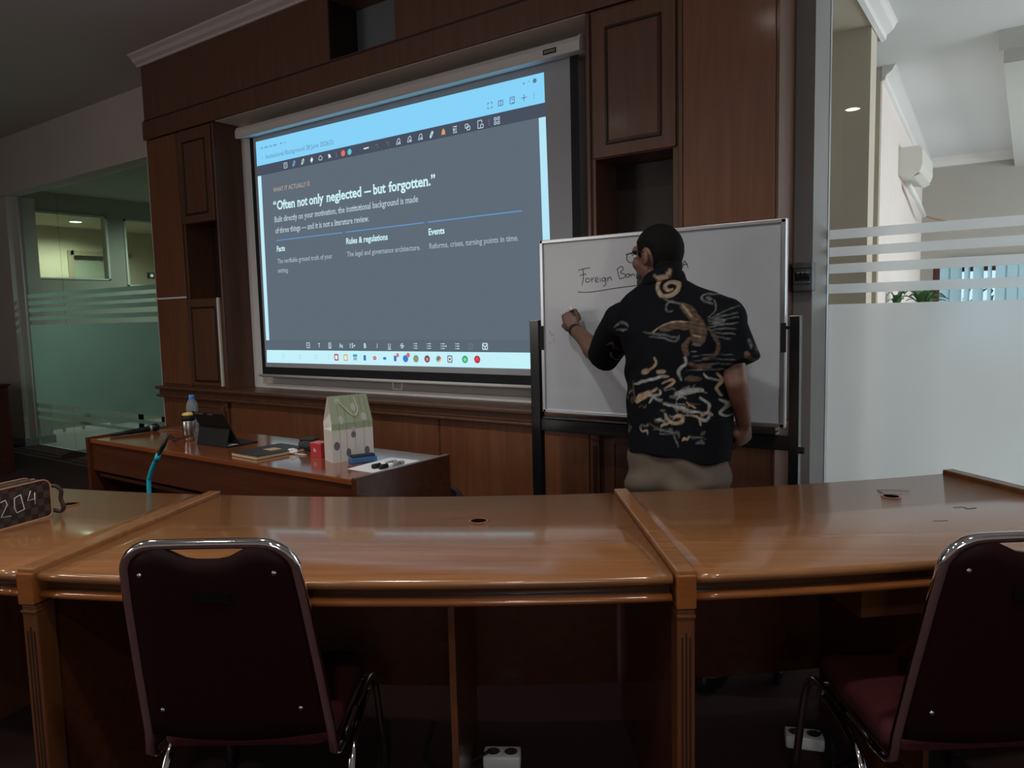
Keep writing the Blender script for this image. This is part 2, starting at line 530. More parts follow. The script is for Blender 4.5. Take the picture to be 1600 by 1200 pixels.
# ---- corridor and second room seen through the left glass
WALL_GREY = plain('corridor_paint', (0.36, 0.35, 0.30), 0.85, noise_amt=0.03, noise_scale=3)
p = MB()
X0, X1 = -11.16, -11.05
p.box(X0, X1, 4.22, 4.50, 0, 3.3)
p.box(X0, X1, 4.50, 5.55, 0, 2.12).box(X0, X1, 4.50, 5.55, 3.035, 3.3)
p.box(X0, X1, 5.55, 5.79, 0, 3.3)
p.box(X0, X1, 5.79, 7.2, 0, 2.04).box(X0, X1, 5.79, 7.2, 3.025, 3.3)
p.box(X0, X1, 7.2, 9.0, 0, 3.3)
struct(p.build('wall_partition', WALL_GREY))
for n_, (a, b, z0, z1) in enumerate(((4.50, 5.55, 2.12, 3.035), (5.79, 7.2, 2.04, 3.025))):
    r_ = thing('window_%d' % (4 + n_), 'w', 'w', (-11.1, (a + b) / 2, z0))
    del r_['label']; del r_['category']
    r_['kind'] = 'structure'
    fm = plain('sill_white', (0.60, 0.62, 0.55), 0.5)
    bx('frame', fm, r_, X0, X1 + 0.015, a, a + 0.03, z0, z1)
    bx('frame', fm, r_, X0, X1 + 0.015, b - 0.03, b, z0, z1)
    bx('frame', fm, r_, X0, X1 + 0.015, a, b, z1 - 0.03, z1)
    bx('frame', fm, r_, X0, X1 + 0.015, a, b, z0, z0 + 0.02)
    bx('pane', GLASS_GREEN, r_, -11.11, -11.10, a + 0.03, b - 0.03, z0 + 0.02, z1 - 0.03)
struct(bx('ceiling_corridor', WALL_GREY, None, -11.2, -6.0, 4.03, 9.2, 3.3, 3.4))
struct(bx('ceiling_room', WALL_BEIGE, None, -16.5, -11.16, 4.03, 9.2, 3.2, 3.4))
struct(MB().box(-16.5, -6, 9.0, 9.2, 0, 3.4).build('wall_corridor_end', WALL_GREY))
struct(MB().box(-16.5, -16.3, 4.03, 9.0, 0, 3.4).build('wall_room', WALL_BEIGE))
struct(MB().box(-16.3, -12.5, 4.03, 4.2, 0, 3.2).build('wall_room_side', WALL_BEIGE))
struct(MB().box(-14.2, -14.0, 6.35, 9.0, 2.75, 3.2).box(-14.2, -14.0, 5.0, 6.35, 0, 3.2).box(-14.2, -14.0, 7.4, 9.0, 0, 2.75).build('wall_room_inner', WALL_BEIGE))
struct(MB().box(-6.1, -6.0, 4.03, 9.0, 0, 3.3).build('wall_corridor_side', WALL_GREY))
struct(MB().box(-14.0, -13.97, 6.30, 6.40, 0, 2.80).box(-14.0, -13.97, 6.35, 7.45, 2.72, 2.80).build('door_1', plain('door_frame', (0.35, 0.30, 0.22), 0.5)))
struct(bx('door_2', plain('door_leaf', (0.40, 0.44, 0.38), 0.5), None, -14.16, -14.12, 6.40, 7.40, 0, 2.72))
for a, b in ((4.55, 4.72), (4.76, 4.98), (5.02, 5.38)):
    struct(bx('light_strip_corridor', plain('light_strip_white', (0.85, 0.85, 0.82), 0.3), None, -11.05, -11.03, a, b, 0, 0.035))  # white segments painted in for the bright light along the partition foot

def downlight(name, loc, label, energy, color=(1, 0.97, 0.92), radius=0.055, cone=150, group='recessed ceiling downlights', strength=40):
    t = thing(name, label, 'downlight', loc, 0, group)
    ring = MB()
    prof_ = [(radius + 0.018, -0.002), (radius + 0.018, -0.008), (radius, -0.012), (radius, -0.001)]
    ring.rings([[Vector((r * math.cos(2 * PI * j / 24), r * math.sin(2 * PI * j / 24), z)) for j in range(24)] for r, z in prof_], closed=True)
    ring.build('trim_ring', WHITE_PL, t, local=True)
    MB().lathe([(radius, -0.003), (radius, -0.006)], n=24).build('lamp_disc', glow('lamp_glow_%d' % strength, (255, 250, 240), strength), t, local=True)
    d = bpy.data.lights.new(name + '_lamp', 'SPOT')
    d.energy = energy
    d.color = color
    d.spot_size = math.radians(cone)
    d.spot_blend = 0.6
    d.shadow_soft_size = radius
    o = bpy.data.objects.new(name + '_lamp', d)
    COL.objects.link(o)
    o.location = (loc[0], loc[1], loc[2] - 0.02)
    return t
for y_, e_ in ((-1.1, 72), (0.9, 100)):
    for x_ in (-4.0, -1.7, 0.6):
        downlight('ceiling_downlight', (x_, y_, 3.69), 'round recessed downlight in the hall ceiling over the seats', e_, (1, 0.95, 0.88), 0.08, 138)
downlight('room_downlight', (-13.08, 6.06, 3.2), 'lit round downlight in the small room behind the partition windows', 260, (1, 0.96, 0.84), 0.09, 165, None, 12)
downlight('corridor_fill', (-9.5, 6.2, 3.3), 'unseen round lamp added in the corridor ceiling behind the left glass', 210, (0.85, 1, 0.92), 0.07, 165, None, 6)  # lamp added out of view to brighten the partition
# ================================================================== PANELLED FRONT WALL
YF = 3.45
WHITE_STRIP = plain('white_strip', (0.80, 0.80, 0.78), 0.35)

def molding_frame(parent, x0, x1, z0, z1, y, mat, wdt=0.014):
    m = MB()
    m.box(x0, x1, y - 0.008, y + 0.001, z1 - wdt, z1).box(x0, x1, y - 0.008, y + 0.001, z0, z0 + wdt)
    m.box(x0, x0 + wdt, y - 0.008, y + 0.001, z0 + wdt, z1 - wdt).box(x1 - wdt, x1, y - 0.008, y + 0.001, z0 + wdt, z1 - wdt)
    return m.build('molding', mat, parent, bevel=0.003, seg=1)

def raised_door(root, x0, x1, z0, z1, inset, name='door'):
    d = bx(name, W_PANEL, root, x0, x1, YF - 0.016, YF + 0.003, z0, z1, 0.003)
    i = inset
    molding_frame(d, x0 + i[0], x1 - i[1], z0 + i[2], z1 - i[3], YF - 0.016, W_DARK)
    bx('panel', W_PANEL, d, x0 + i[0] + 0.02, x1 - i[1] - 0.02, YF - 0.020, YF - 0.014, z0 + i[2] + 0.02, z1 - i[3] - 0.02, 0.002)
    return d

def tall_cabinet(label, sx):
    """sx maps the left-hand layout onto the right-hand one by mirroring about x = -3.53"""
    def X(a, b):
        return (a, b) if sx > 0 else (-7.06 - b, -7.06 - a)
    xa, xb = X(-6.12, -5.15)
    t = thing('tall_cabinet', label, 'cabinet', ((xa + xb) / 2, 3.6, 0.945))
    # carcass built round the open niche
    c = MB()
    a, b = X(-6.12, -5.62); c.box(a, b, YF + 0.002, 3.73, 0.945, 3.0)
    a, b = X(-5.195, -5.15); c.box(a, b, YF + 0.002, 3.73, 0.945, 3.0)
    a, b = X(-5.62, -5.195)
    c.box(a, b, YF + 0.002, 3.73, 0.945, 1.665).box(a, b, YF + 0.002, 3.73, 2.265, 3.0).box(a, b, 3.70, 3.73, 1.665, 2.265)
    c.build('carcass', W_PANEL, t)
    a, b = X(-5.618, -5.197)
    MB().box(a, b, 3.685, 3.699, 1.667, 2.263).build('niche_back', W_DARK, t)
    ins = (0.07, 0.075, 0.06, 0.08)
    insr = ins if sx > 0 else (0.075, 0.07, 0.06, 0.08)
    a, b = X(-5.64, -5.19); raised_door(t, a, b, 2.268, 2.985, insr, 'upper_door')
    if sx > 0:
        a, b = X(-5.645, -5.235); raised_door(t, a, b, 0.965, 1.662, (0.055, 0.02, 0.03, 0.06), 'lower_door')
        bx('white_edge_strip', WHITE_STRIP, t, -5.232, -5.212, YF - 0.02, YF, 0.965, 1.668, 0.003)
    else:
        a, b = X(-5.645, -5.205); raised_door(t, a, b, 0.965, 1.662, (0.02, 0.055, 0.03, 0.06), 'lower_door')
    a, b = X(-6.105, -5.675)
    if sx > 0:
        bx('side_panel', W_PANEL2, t, a, b, YF - 0.008, YF + 0.003, 1.695, 2.99, 0.002)
        bx('side_panel', W_PANEL2, t, a, b, YF - 0.008, YF + 0.003, 0.965, 1.672, 0.002)
        bx('white_trim_strip', WHITE_STRIP, t, -6.12, -5.652, YF - 0.016, YF, 1.676, 1.692, 0.003)
    else:
        bx('side_panel', W_PANEL2, t, a, b, YF - 0.008, YF + 0.003, 0.965, 2.99, 0.002)
    for q in (-5.663, -5.163):
        a, b = X(q - 0.011, q + 0.011)
        bx('stile', W_PANEL, t, a, b, YF - 0.014, YF + 0.003, 0.95, 2.995, 0.004)
    return t
tall_cabinet('tall dark wood panelled cabinet with white trim strips beside the green glass', 1)
tall_cabinet('tall dark wood panelled cabinet behind the whiteboard, next to the grey column', -1)

# header over both cabinets with a square opening
h = thing('panelled_header', 'dark wood header boxed above the projection screen with an open hatch', 'panelling', (-3.53, 3.58, 3.0))
bx('lower_band', W_PANEL, h, -6.135, -0.935, YF - 0.018, 3.735, 3.004, 3.15, 0.004)
m = MB().box(-6.125, -3.83, YF, 3.735, 3.165, 3.60).box(-3.235, -0.945, YF, 3.735, 3.165, 3.60).box(-3.83, -3.235, YF, 3.735, 3.165, 3.175).box(-3.83, -3.235, YF, 3.735, 3.56, 3.60)
m.build('fascia', W_PANEL, h)
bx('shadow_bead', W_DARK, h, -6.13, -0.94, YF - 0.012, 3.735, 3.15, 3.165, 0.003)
bx('hatch_back', plain('hatch_grey', (0.16, 0.17, 0.19), 0.6), h, -3.828, -3.237, 3.70, 3.72, 3.176, 3.56)
bx('hatch_side', W_DARK, h, -3.8295, -3.822, YF + 0.004, 3.70, 3.176, 3.56)
MB().tube([(-3.33, 3.695, 3.27), (-3.33, 3.66, 3.275), (-3.32, 3.66, 3.22)], 0.006, 6).build('bracket', ALU, h)
bx('bracket_plate', ALU, h, -3.30, -3.245, 3.64, 3.699, 3.18, 3.21, 0.004)

bx('soffit', plain('soffit_lit_tone', (0.74, 0.68, 0.60), 0.6), h, -5.14, -1.915, YF + 0.004, 3.72, 3.0012, 3.0045)  # pale colour stands in for light on the header's underside

# low panelled base with ledge
b0 = thing('wainscot_cabinet', 'low dark wood panelled base with moulded ledge under the screen', 'panelling', (-3.53, 3.55, 0))
bx('carcass', W_PANEL, b0, -6.12, -0.945, YF + 0.002, 3.735, 0.0, 0.925)
bx('ledge', W_PANEL, b0, -6.14, -0.925, 3.385, 3.70, 0.918, 0.944, 0.008)
bx('ledge_band', W_PANEL, b0, -6.13, -0.935, 3.42, 3.46, 0.872, 0.918, 0.004)
MB().box(-6.14, -0.925, 3.395, 3.46, 0.85, 0.872).build('ledge_bead', W_PANEL, b0, bevel=0.009)
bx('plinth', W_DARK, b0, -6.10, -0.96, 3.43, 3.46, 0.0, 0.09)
for x0, x1 in ((-6.105, -5.69), (-5.135, -2.99), (-2.97, -1.925), (-1.37, -0.96)):
    bx('panel', W_PANEL2, b0, x0, x1, YF - 0.006, YF + 0.003, 0.09, 0.845, 0.002)
for x0, x1 in ((-5.645, -5.235), (-1.825, -1.405)):
    d = bx('cupboard_door', W_PANEL, b0, x0, x1, YF - 0.014, YF + 0.003, 0.10, 0.845, 0.003)
    molding_frame(d, x0 + 0.05, x1 - 0.05, 0.16, 0.80, YF - 0.014, W_PANEL)
for x_ in (-5.67, -5.185, -1.875, -1.387):
    pl = bx('pilaster', W_PANEL, b0, x_ - 0.022, x_ + 0.022, YF - 0.022, YF + 0.003, 0.09, 0.80, 0.003)
    bx('capital', W_PANEL, pl, x_ - 0.027, x_ + 0.027, YF - 0.030, YF + 0.003, 0.80, 0.845, 0.006)
    for k in (-0.010, 0.0, 0.010):
        bx('flute', W_DARK, pl, x_ + k - 0.0025, x_ + k + 0.0025, YF - 0.0235, YF - 0.021, 0.14, 0.77)

# white board frame on the niche wall behind the screen
fr = struct(MB().box(-5.15, -1.91, 3.722, 3.734, 0.944, 3.0).build('wall_niche', plain('niche_paint', (0.52, 0.48, 0.44), 0.8)))
fw = MB()
NW = plain('niche_frame_white', (0.80, 0.79, 0.78), 0.6)
fw.box(-5.148, -5.04, 3.68, 3.722, 0.944, 3.0).box(-2.02, -1.91, 3.68, 3.722, 0.944, 3.0).box(-5.04, -2.02, 3.68, 3.722, 0.944, 0.975)
struct(fw.build('trim_5', NW))

# ================================================================== PROJECTION SCREEN
YS = 3.60
ps = thing('projection_screen', 'white roll-down projection screen showing a grey slide, hung in the wood niche', 'projection screen', (-3.5, YS, 1.04))
CASE = plain('case_white', (0.66, 0.63, 0.62), 0.45)
CP = [(3.492, 2.852), (3.488, 2.862), (3.488, 2.898), (3.502, 2.924), (3.53, 2.938), (3.64, 2.938), (3.65, 2.93), (3.65, 2.872), (3.596, 2.868)]
CE = [(3.60 + (y_ - 3.60) * 1.05, 2.895 + (z_ - 2.895) * 1.10) for y_, z_ in CP]
cs = MB().prism(CP, -4.925, -1.985, 'x').build('case', CASE, ps)
MB().prism(CE, -1.985, -1.968, 'x').build('end_cap', CASE, cs)
MB().prism(CE, -4.942, -4.925, 'x').build('end_cap', CASE, cs)
MB().prism([(3.4935, 2.8505), (3.4935, 2.852), (3.5955, 2.8682), (3.5955, 2.8667)], -4.925, -1.985, 'x').build('case_lip_lit', plain('lip_lit_tone', (0.90, 0.90, 0.90), 0.5), cs)  # strip whitened to carry the screen's light along the case underside
pl = bx('name_plate', BLACK, cs, -2.195, -2.112, 3.4855, 3.489, 2.866, 2.893)
for k_ in range(6):
    bx('plate_mark', plain('plate_grey', (0.3, 0.3, 0.3), 0.5), pl, -2.187 + k_ * 0.0118, -2.1785 + k_ * 0.0118, 3.4848, 3.4856, 2.872 + 0.002 * (k_ % 2), 2.887)
fab = bx('screen_border', plain('screen_black', (0.008, 0.009, 0.012), 0.7), ps, -4.93, -2.045, YS, YS + 0.002, 1.06, 2.875)
SCR = plain('screen_fabric', (0.44, 0.46, 0.50), 0.9)
bx('screen_fabric', SCR, ps, -4.885, -2.095, YS - 0.001, YS, 1.118, 2.875)
MB().cyl((-4.97, YS, 1.05), (-2.02, YS, 1.05), 0.011, n=12).build('bottom_rod', plain('rod_white', (0.7, 0.7, 0.68), 0.35), ps, True)
MB().tube([(-3.52, YS, 1.04), (-3.515, YS, 0.995), (-3.44, YS, 0.995), (-3.435, YS, 1.04)], 0.003, 6).build('pull_handle', WHITE_PL, ps)

# projected picture
def lay(name, rgb, quad, k, s=1.0, parent=ps):
    y = YS - 0.0012 - 0.0004 * k
    m = MB().hexa([(q[0], y, q[1]) for q in quad] + [(q[0], y + 0.0003, q[1]) for q in quad])
    return m.build(name, glow('beam_%d_%d_%d' % rgb, rgb, s), parent)
GREY = (95, 107, 119)
img = lay('slide_background', GREY, [(-4.868, 1.152), (-2.30, 1.158), (-2.262, 2.820), (-4.855, 2.830)], 0)
lay('title_bar', (134, 210, 248), [(-4.855, 2.650), (-2.259, 2.656), (-2.262, 2.820), (-4.855, 2.830)], 1)
lay('tool_bar', (72, 79, 95), [(-4.856, 2.576), (-2.256, 2.580), (-2.259, 2.656), (-4.855, 2.650)], 1)
lay('page_edge', (190, 236, 250), [(-4.862, 1.324), (-4.822, 1.324), (-4.812, 2.574), (-4.854, 2.575)], 1)
lay('page_edge', (180, 230, 248), [(-2.282, 1.324), (-2.232, 1.324), (-2.256, 2.579), (-2.302, 2.579)], 1)
lay('format_bar', (90, 102, 114), [(-4.868, 1.250), (-2.30, 1.254), (-2.296, 1.330), (-4.862, 1.328)], 1)
lay('task_bar', (196, 240, 250), [(-4.868, 1.152), (-2.26, 1.158), (-2.26, 1.254), (-4.862, 1.250)], 1)
YT = YS - 0.0030
CW, CL, CT = (205, 240, 246), (186, 204, 214), (178, 164, 146)
def words(name, s, x0, x1, z, cap, rgb, bold=0.0, shear=0.0, serif=0.0):
    return text_mesh(name, s, x0, x1, z, cap, YT, glow('beam_%d_%d_%d' % rgb, rgb), ps, bold, shear, serif)
words('caption_text', 'WHAT IT ACTUALLY IS', -4.677, -4.262, 2.436, 0.032, CT, 0.008)
for x0, x1, s_ in ((-4.684, -4.650, '\u201c'), (-4.641, -4.433, 'Often'), (-4.411, -4.294, 'not'), (-4.278, -4.119, 'only'), (-4.095, -3.737, 'neglected'), (-3.713, -3.649, '\u2014'), (-3.631, -3.511, 'but'), (-3.489, -3.120, 'forgotten.'), (-3.115, -3.080, '\u201d')):
    if s_:
        words('heading_word', s_, x0, x1, 2.304, 0.064, CW, 0.026, 0, 0.05)
words('body_text', 'Built directly on your motivation, the institutional background is made', -4.678, -3.230, 2.213, 0.042, CL, 0.008, 0, 0.05)
words('body_text', 'of three things \u2014 and it is not a literature review.', -4.676, -3.680, 2.131, 0.042, CL, 0.008, 0, 0.05)
for x0, x1 in ((-4.674, -3.946), (-3.917, -3.187), (-3.154, -2.430)):
    lay('rule_line', (98, 150, 205), [(x0, 2.074), (x1, 2.074), (x1, 2.081), (x0, 2.081)], 2)
for x0, x1, s in ((-4.672, -4.575, 'Facts'), (-3.913, -3.511, 'Rules & regulations'), (-3.150, -3.018, 'Events')):
    words('column_heading_text', s, x0, x1, 1.996, 0.040, CW, 0.024, 0, 0.05)
for x0, x1, z, s in ((-4.671, -4.060, 1.907, 'The verifiable ground truth of your'), (-4.672, -4.548, 1.837, 'setting.'), (-3.909, -3.225, 1.909, 'The legal and governance architecture.'), (-3.149, -2.459, 1.910, 'Reforms, crises, turning points in time.')):
    words('column_text', s, x0, x1, z, 0.034, (168, 185, 196), 0.006, 0, 0.05)
words('file_title_text', 'Institutional Background 28 June 2026(2)', -4.743, -3.995, 2.689, 0.032, (98, 140, 178))
words('back_arrow_text', '<', -4.795, -4.782, 2.69, 0.022, (98, 140, 178))

def shape(name, rgb, mb):
    return mb.build(name, glow('beam_%d_%d_%d' % rgb, rgb), ps)
def ring2(x, z, r, t, y=YT, n=18):
    m = MB()
    m.rings([[(x + q * math.cos(2 * PI * j / n), yy, z + q * math.sin(2 * PI * j / n)) for j in range(n)] for q, yy in ((r, y), (r - t, y), (r - t, y + 0.0003), (r, y + 0.0003))], closed=True)
    return m
def disc2(x, z, r, y=YT, n=18, rz=None):
    rz = r if rz is None else rz
    return MB().prism([(x + r * math.cos(2 * PI * j / n), z + rz * math.sin(2 * PI * j / n)) for j in range(n)], y, y + 0.0003)
def rr2(x, z, w_, h_, y=YT, rad=0.008):
    pts = []
    for cx, cz, a0 in ((x + w_ - rad, z + h_ - rad, 0), (x - w_ + rad, z + h_ - rad, 90), (x - w_ + rad, z - h_ + rad, 180), (x + w_ - rad, z - h_ + rad, 270)):
        for k in range(4):
            a = math.radians(a0 + 30 * k)
            pts.append((cx + rad * math.cos(a), cz + rad * math.sin(a)))
    return MB().prism(pts, y, y + 0.0003)
def line2(m, pts, t, y=YT):
    for (ax, az), (bx_, bz) in zip(pts[:-1], pts[1:]):
        d = Vector((bx_ - ax, bz - az))
        if d.length < 1e-6:
            continue
        n_ = Vector((-d.y, d.x)).normalized() * t / 2
        m.hexa([(ax - n_.x, y, az - n_.y), (bx_ - n_.x, y, bz - n_.y), (bx_ + n_.x, y, bz + n_.y), (ax + n_.x, y, az + n_.y),
                (ax - n_.x, y + 0.0003, az - n_.y), (bx_ - n_.x, y + 0.0003, bz - n_.y), (bx_ + n_.x, y + 0.0003, bz + n_.y), (ax + n_.x, y + 0.0003, az + n_.y)])
    return m
IC = (188, 212, 226)
T = 0.0045
zt = 2.612
def L(*segs, t=T):
    m = MB()
    for s in segs:
        line2(m, s, t)
    return m
def sq(x, z, a, b=None):
    b = a if b is None else b
    return [(x - a, z - b), (x + a, z - b), (x + a, z + b), (x - a, z + b), (x - a, z - b)]
def O(x, z, pts, s=1.0):
    return [(x + a * s, z + b * s) for a, b in pts]
x = -4.519; shape('toolbar_icon', IC, L(sq(x, zt, 0.018), [(x - 0.008, zt + 0.006), (x + 0.009, zt + 0.006)], [(x - 0.008, zt - 0.005), (x + 0.004, zt - 0.005)]))
for x, rgb in ((-4.424, (120, 175, 225)), (-4.326, (190, 225, 205))):
    shape('toolbar_icon', rgb, L(O(x, zt, [(-0.014, -0.018), (-0.008, 0.004), (0.006, 0.02), (0.014, 0.012), (0.004, -0.008), (-0.014, -0.018)]), t=0.007))
x = -4.230; shape('toolbar_icon', (215, 238, 245), MB().prism(O(x, zt, [(0, -0.022), (0.016, 0.0), (0.004, 0.02), (-0.014, 0.0)]), YT, YT + 0.0003))
x = -4.136; shape('toolbar_icon', IC, L(O(x, zt, [(-0.016, -0.012), (0.014, -0.014), (0.019, 0.002), (0.0, 0.018), (-0.018, 0.0), (-0.016, -0.012)])))
x = -4.038; shape('toolbar_icon', (215, 238, 245), MB().prism(O(x, zt, [(-0.016, 0.016), (0.004, 0.010), (0.016, -0.016), (0.004, -0.006), (-0.012, -0.016)]), YT, YT + 0.0003))
for x in (-3.972, -2.650):
    shape('toolbar_divider', (120, 130, 145), L([(x, zt - 0.02), (x, zt + 0.02)], t=0.003))
for x, rgb in ((-3.903, (226, 116, 96)), (-3.839, (96, 198, 214)), (-3.773, (52, 78, 128))):
    shape('colour_swatch', rgb, disc2(x, zt, 0.020 if x < -3.8 else 0.013))
shape('toolbar_icon', (225, 240, 245), L([(-3.702, zt), (-3.654, zt + 0.002)], t=0.008))
for x in (-3.578, -3.480):
    shape('toolbar_icon', (104, 116, 134), L(O(x, zt, [(-0.014, 0.008), (0.0, 0.012), (0.012, 0.0), (0.006, -0.012)])))
for x in (-3.382, -3.285, -3.191):
    shape('toolbar_icon', IC, L(O(x, zt, [(-0.018, -0.016), (-0.008, 0.012), (0.008, 0.019), (0.016, 0.0)]), O(x, zt, [(-0.018, -0.016), (-0.004, -0.016), (0.003, 0.0)]), O(x, zt, [(0.004, -0.016), (0.018, -0.016), (0.012, -0.002), (0.004, -0.016)])))
x = -3.098; shape('toolbar_icon', (188, 232, 222), L(O(x, zt, [(-0.014, -0.016), (-0.008, 0.0), (0.004, 0.018), (0.014, 0.014), (0.004, -0.002), (-0.006, -0.018), (-0.014, -0.016)]), t=0.007))
x = -3.002; shape('toolbar_icon', (214, 158, 104), MB().prism(O(x, zt, [(-0.016, -0.016), (0.016, -0.016), (0.012, 0.008), (0.0, 0.022), (-0.012, 0.008)]), YT, YT + 0.0003))
x = -2.909; shape('toolbar_icon', IC, L(O(x, zt, [(-0.016, 0.018), (0.016, 0.018)]), O(x, zt, [(-0.016, -0.018), (0.016, -0.018)]), O(x, zt, [(0.008, -0.014), (0.008, 0.014)]), O(x, zt, [(-0.016, 0.006), (-0.004, 0.006), (-0.004, -0.008), (-0.016, -0.008)]), O(x, zt, [(-0.016, 0.0), (-0.004, 0.0)])))
x = -2.812; shape('toolbar_icon', IC, L(sq(x - 0.006, zt + 0.006, 0.011), sq(x + 0.007, zt - 0.007, 0.011)))
x = -2.715; shape('toolbar_icon', IC, L(O(x, zt, [(0.004, -0.022), (-0.018, -0.022), (-0.018, 0.022), (0.012, 0.022), (0.012, 0.006)]), sq(x + 0.012, zt - 0.012, 0.010)))
for dx in (-0.012, 0.012):
    for dz in (-0.012, 0.012):
        shape('toolbar_icon', IC, L(sq(-2.592 + dx, zt + dz, 0.007)))
DK = (92, 118, 142)
x, z = -2.640, 2.707; shape('menu_icon', DK, L(*[O(x, z, [(a * 0.016, b * 0.006), (a * 0.016, b * 0.016), (a * 0.006, b * 0.016)]) for a in (-1, 1) for b in (-1, 1)]))
x = -2.562; shape('menu_icon', DK, L(sq(x, z, 0.016, 0.014), [(x, z - 0.014), (x, z + 0.014)]))
x = -2.480; shape('menu_icon', DK, L(sq(x, z, 0.015, 0.018), [(x - 0.008, z + 0.006), (x + 0.008, z + 0.006)], [(x, z - 0.01), (x + 0.012, z - 0.02)]))
x = -2.398; shape('menu_icon', DK, L([(x - 0.018, z), (x + 0.018, z)], [(x, z - 0.018), (x, z + 0.018)]))
for dz in (-0.012, 0, 0.012):
    shape('menu_icon', DK, disc2(-2.331, z + dz, 0.0028, n=8))
shape('status_icon', DK, MB().prism([(-2.404, 2.779), (-2.391, 2.783), (-2.397, 2.793)], YT, YT + 0.0003))
shape('status_icon', (110, 150, 180), L([(-2.368, 2.788), (-2.362, 2.791), (-2.354, 2.788)], t=0.003))
shape('status_icon', DK, disc2(-2.323, 2.786, 0.013))
for x, q in ((-4.56, 0.006), (-4.535, 0.004), (-4.51, 0.004)):
    shape('status_icon', DK, disc2(x, 2.777, q, n=10))
for a_x, b_x in ((-4.80, -4.77), (-4.755, -4.71), (-4.695, -4.665), (-4.65, -4.605)):
    shape('status_mark', (112, 168, 208), L([(a_x, 2.774), (b_x, 2.774)], t=0.012))
# formatting row
zf = 1.289
FC = (196, 232, 240)
shape('format_icon', FC, L(sq(-4.367, zf, 0.016, 0.018), [(-4.374, zf), (-4.360, zf)]))
for x, s in ((-4.246, 'T'), (-4.012, 'Aa'), (-3.894, '15\u2022'), (-3.769, 'B'), (-3.651, 'I'), (-3.536, 'U'), (-3.418, 'S')):
    wd = {1: 0.011, 2: 0.019, 3: 0.026}[len(s)] * (0.45 if s == 'I' else 1)
    words('format_letter', s, x - wd, x + wd, zf - 0.016, 0.032, FC, 0.03 if s == 'B' else 0.01, 0.25 if s == 'I' else 0)
shape('format_icon', FC, L([(-3.552, zf - 0.023), (-3.520, zf - 0.023)]))
shape('format_icon', FC, L([(-3.438, zf), (-3.398, zf)]))
shape('format_icon', FC, L(sq(-4.130, zf + 0.003, 0.012, 0.015), [(-4.146, zf - 0.02), (-4.114, zf - 0.02)], [(-4.136, zf + 0.003), (-4.124, zf + 0.003)]))
for x in (-3.298, -3.180, -3.062, -2.943):
    shape('format_icon', FC, L(*[[(x - 0.007, zf + d), (x + 0.016, zf + d)] for d in (-0.015, 0, 0.015)]))
    shape('format_icon', FC, L(*[[(x - 0.018, zf + d), (x - 0.012, zf + d)] for d in (-0.015, 0, 0.015)]))
shape('format_icon', FC, disc2(-3.036, zf, 0.005, n=8))
shape('format_icon', (110, 122, 136), L(sq(-2.837, zf, 0.013, 0.015)))
shape('format_icon', FC, L(sq(-2.725, zf, 0.018, 0.018), [(-2.743, zf + 0.012), (-2.725, zf - 0.004), (-2.707, zf + 0.012)], [(-2.725, zf - 0.018), (-2.725, zf)], t=0.006))
# task row
for x in (-4.660, -4.467, -4.284):
    shape('navigation_icon', (166, 206, 220), L(sq(x, 1.203, 0.010, 0.013), t=0.003))
for dz in (-0.012, 0, 0.012):
    shape('navigation_icon', (150, 190, 206), disc2(-4.150, 1.205 + dz, 0.003, n=8))
def app(x, z, rgb, kind, inner=None):
    e = 0.024
    if kind == 'ring':
        shape('app_icon', rgb, rr2(x, z, e * 0.9, e))
        m = rr2(x, z, e * 0.55, e * 0.62, YT - 0.0005, 0.006)
        shape('app_icon', inner, m)
    elif kind == 'disc':
        shape('app_icon', rgb, disc2(x, z, e, rz=e))
        if inner:
            shape('app_icon', inner, disc2(x, z - 0.002, e * 0.45, YT - 0.0005))
    elif kind == 'small':
        shape('app_icon', rgb, rr2(x, z, 0.015, 0.012))
        if inner:
            shape('app_icon', inner, disc2(x, z, 0.005, YT - 0.0005, 8))
    elif kind == 'tall':
        shape('app_icon', rgb, rr2(x, z, 0.012, 0.019, rad=0.006))
app(-4.066, 1.204, (176, 64, 82), 'ring', (226, 236, 240))
app(-3.970, 1.203, (222, 176, 120), 'ring', (226, 240, 230))
shape('app_icon', (72, 166, 186), rr2(-3.873, 1.218, 0.022, 0.010)); shape('app_icon', (150, 170, 190), rr2(-3.873, 1.195, 0.018, 0.009, rad=0.004))
app(-3.777, 1.204, (52, 116, 200), 'tall')
app(-3.680, 1.204, (206, 58, 66), 'small', (240, 236, 236))
shape('app_icon', (56, 132, 206), disc2(-3.584, 1.203, 0.017, rz=0.010))
app(-3.486, 1.204, (72, 110, 190), 'tall'); shape('notification_badge', (220, 120, 130), disc2(-3.462, 1.226, 0.014, YT - 0.0005))
app(-3.391, 1.204, (60, 124, 206), 'disc'); shape('notification_badge', (212, 112, 122), disc2(-3.366, 1.228, 0.016, YT - 0.0005))
app(-3.298, 1.205, (112, 160, 120), 'disc', (206, 120, 110))
app(-3.200, 1.205, (136, 72, 82), 'disc', (180, 150, 150))
for a0, rgb in ((0, (208, 84, 72)), (120, (78, 160, 108)), (240, (222, 186, 96))):
    pts = [(-3.102, 1.206)] + [(-3.102 + 0.021 * math.cos(math.radians(a0 + k * 30)), 1.206 + 0.021 * math.sin(math.radians(a0 + k * 30))) for k in range(5)]
    shape('app_icon', rgb, MB().prism(pts, YT, YT + 0.0003))
shape('app_icon', (70, 120, 200), disc2(-3.102, 1.206, 0.009, YT - 0.0005))
app(-3.008, 1.207, (128, 140, 156), 'ring', (226, 240, 244)); shape('app_icon', (80, 84, 100), disc2(-3.008, 1.207, 0.008, YT - 0.001))
app(-2.885, 1.207, (66, 172, 112), 'disc', (150, 214, 180))
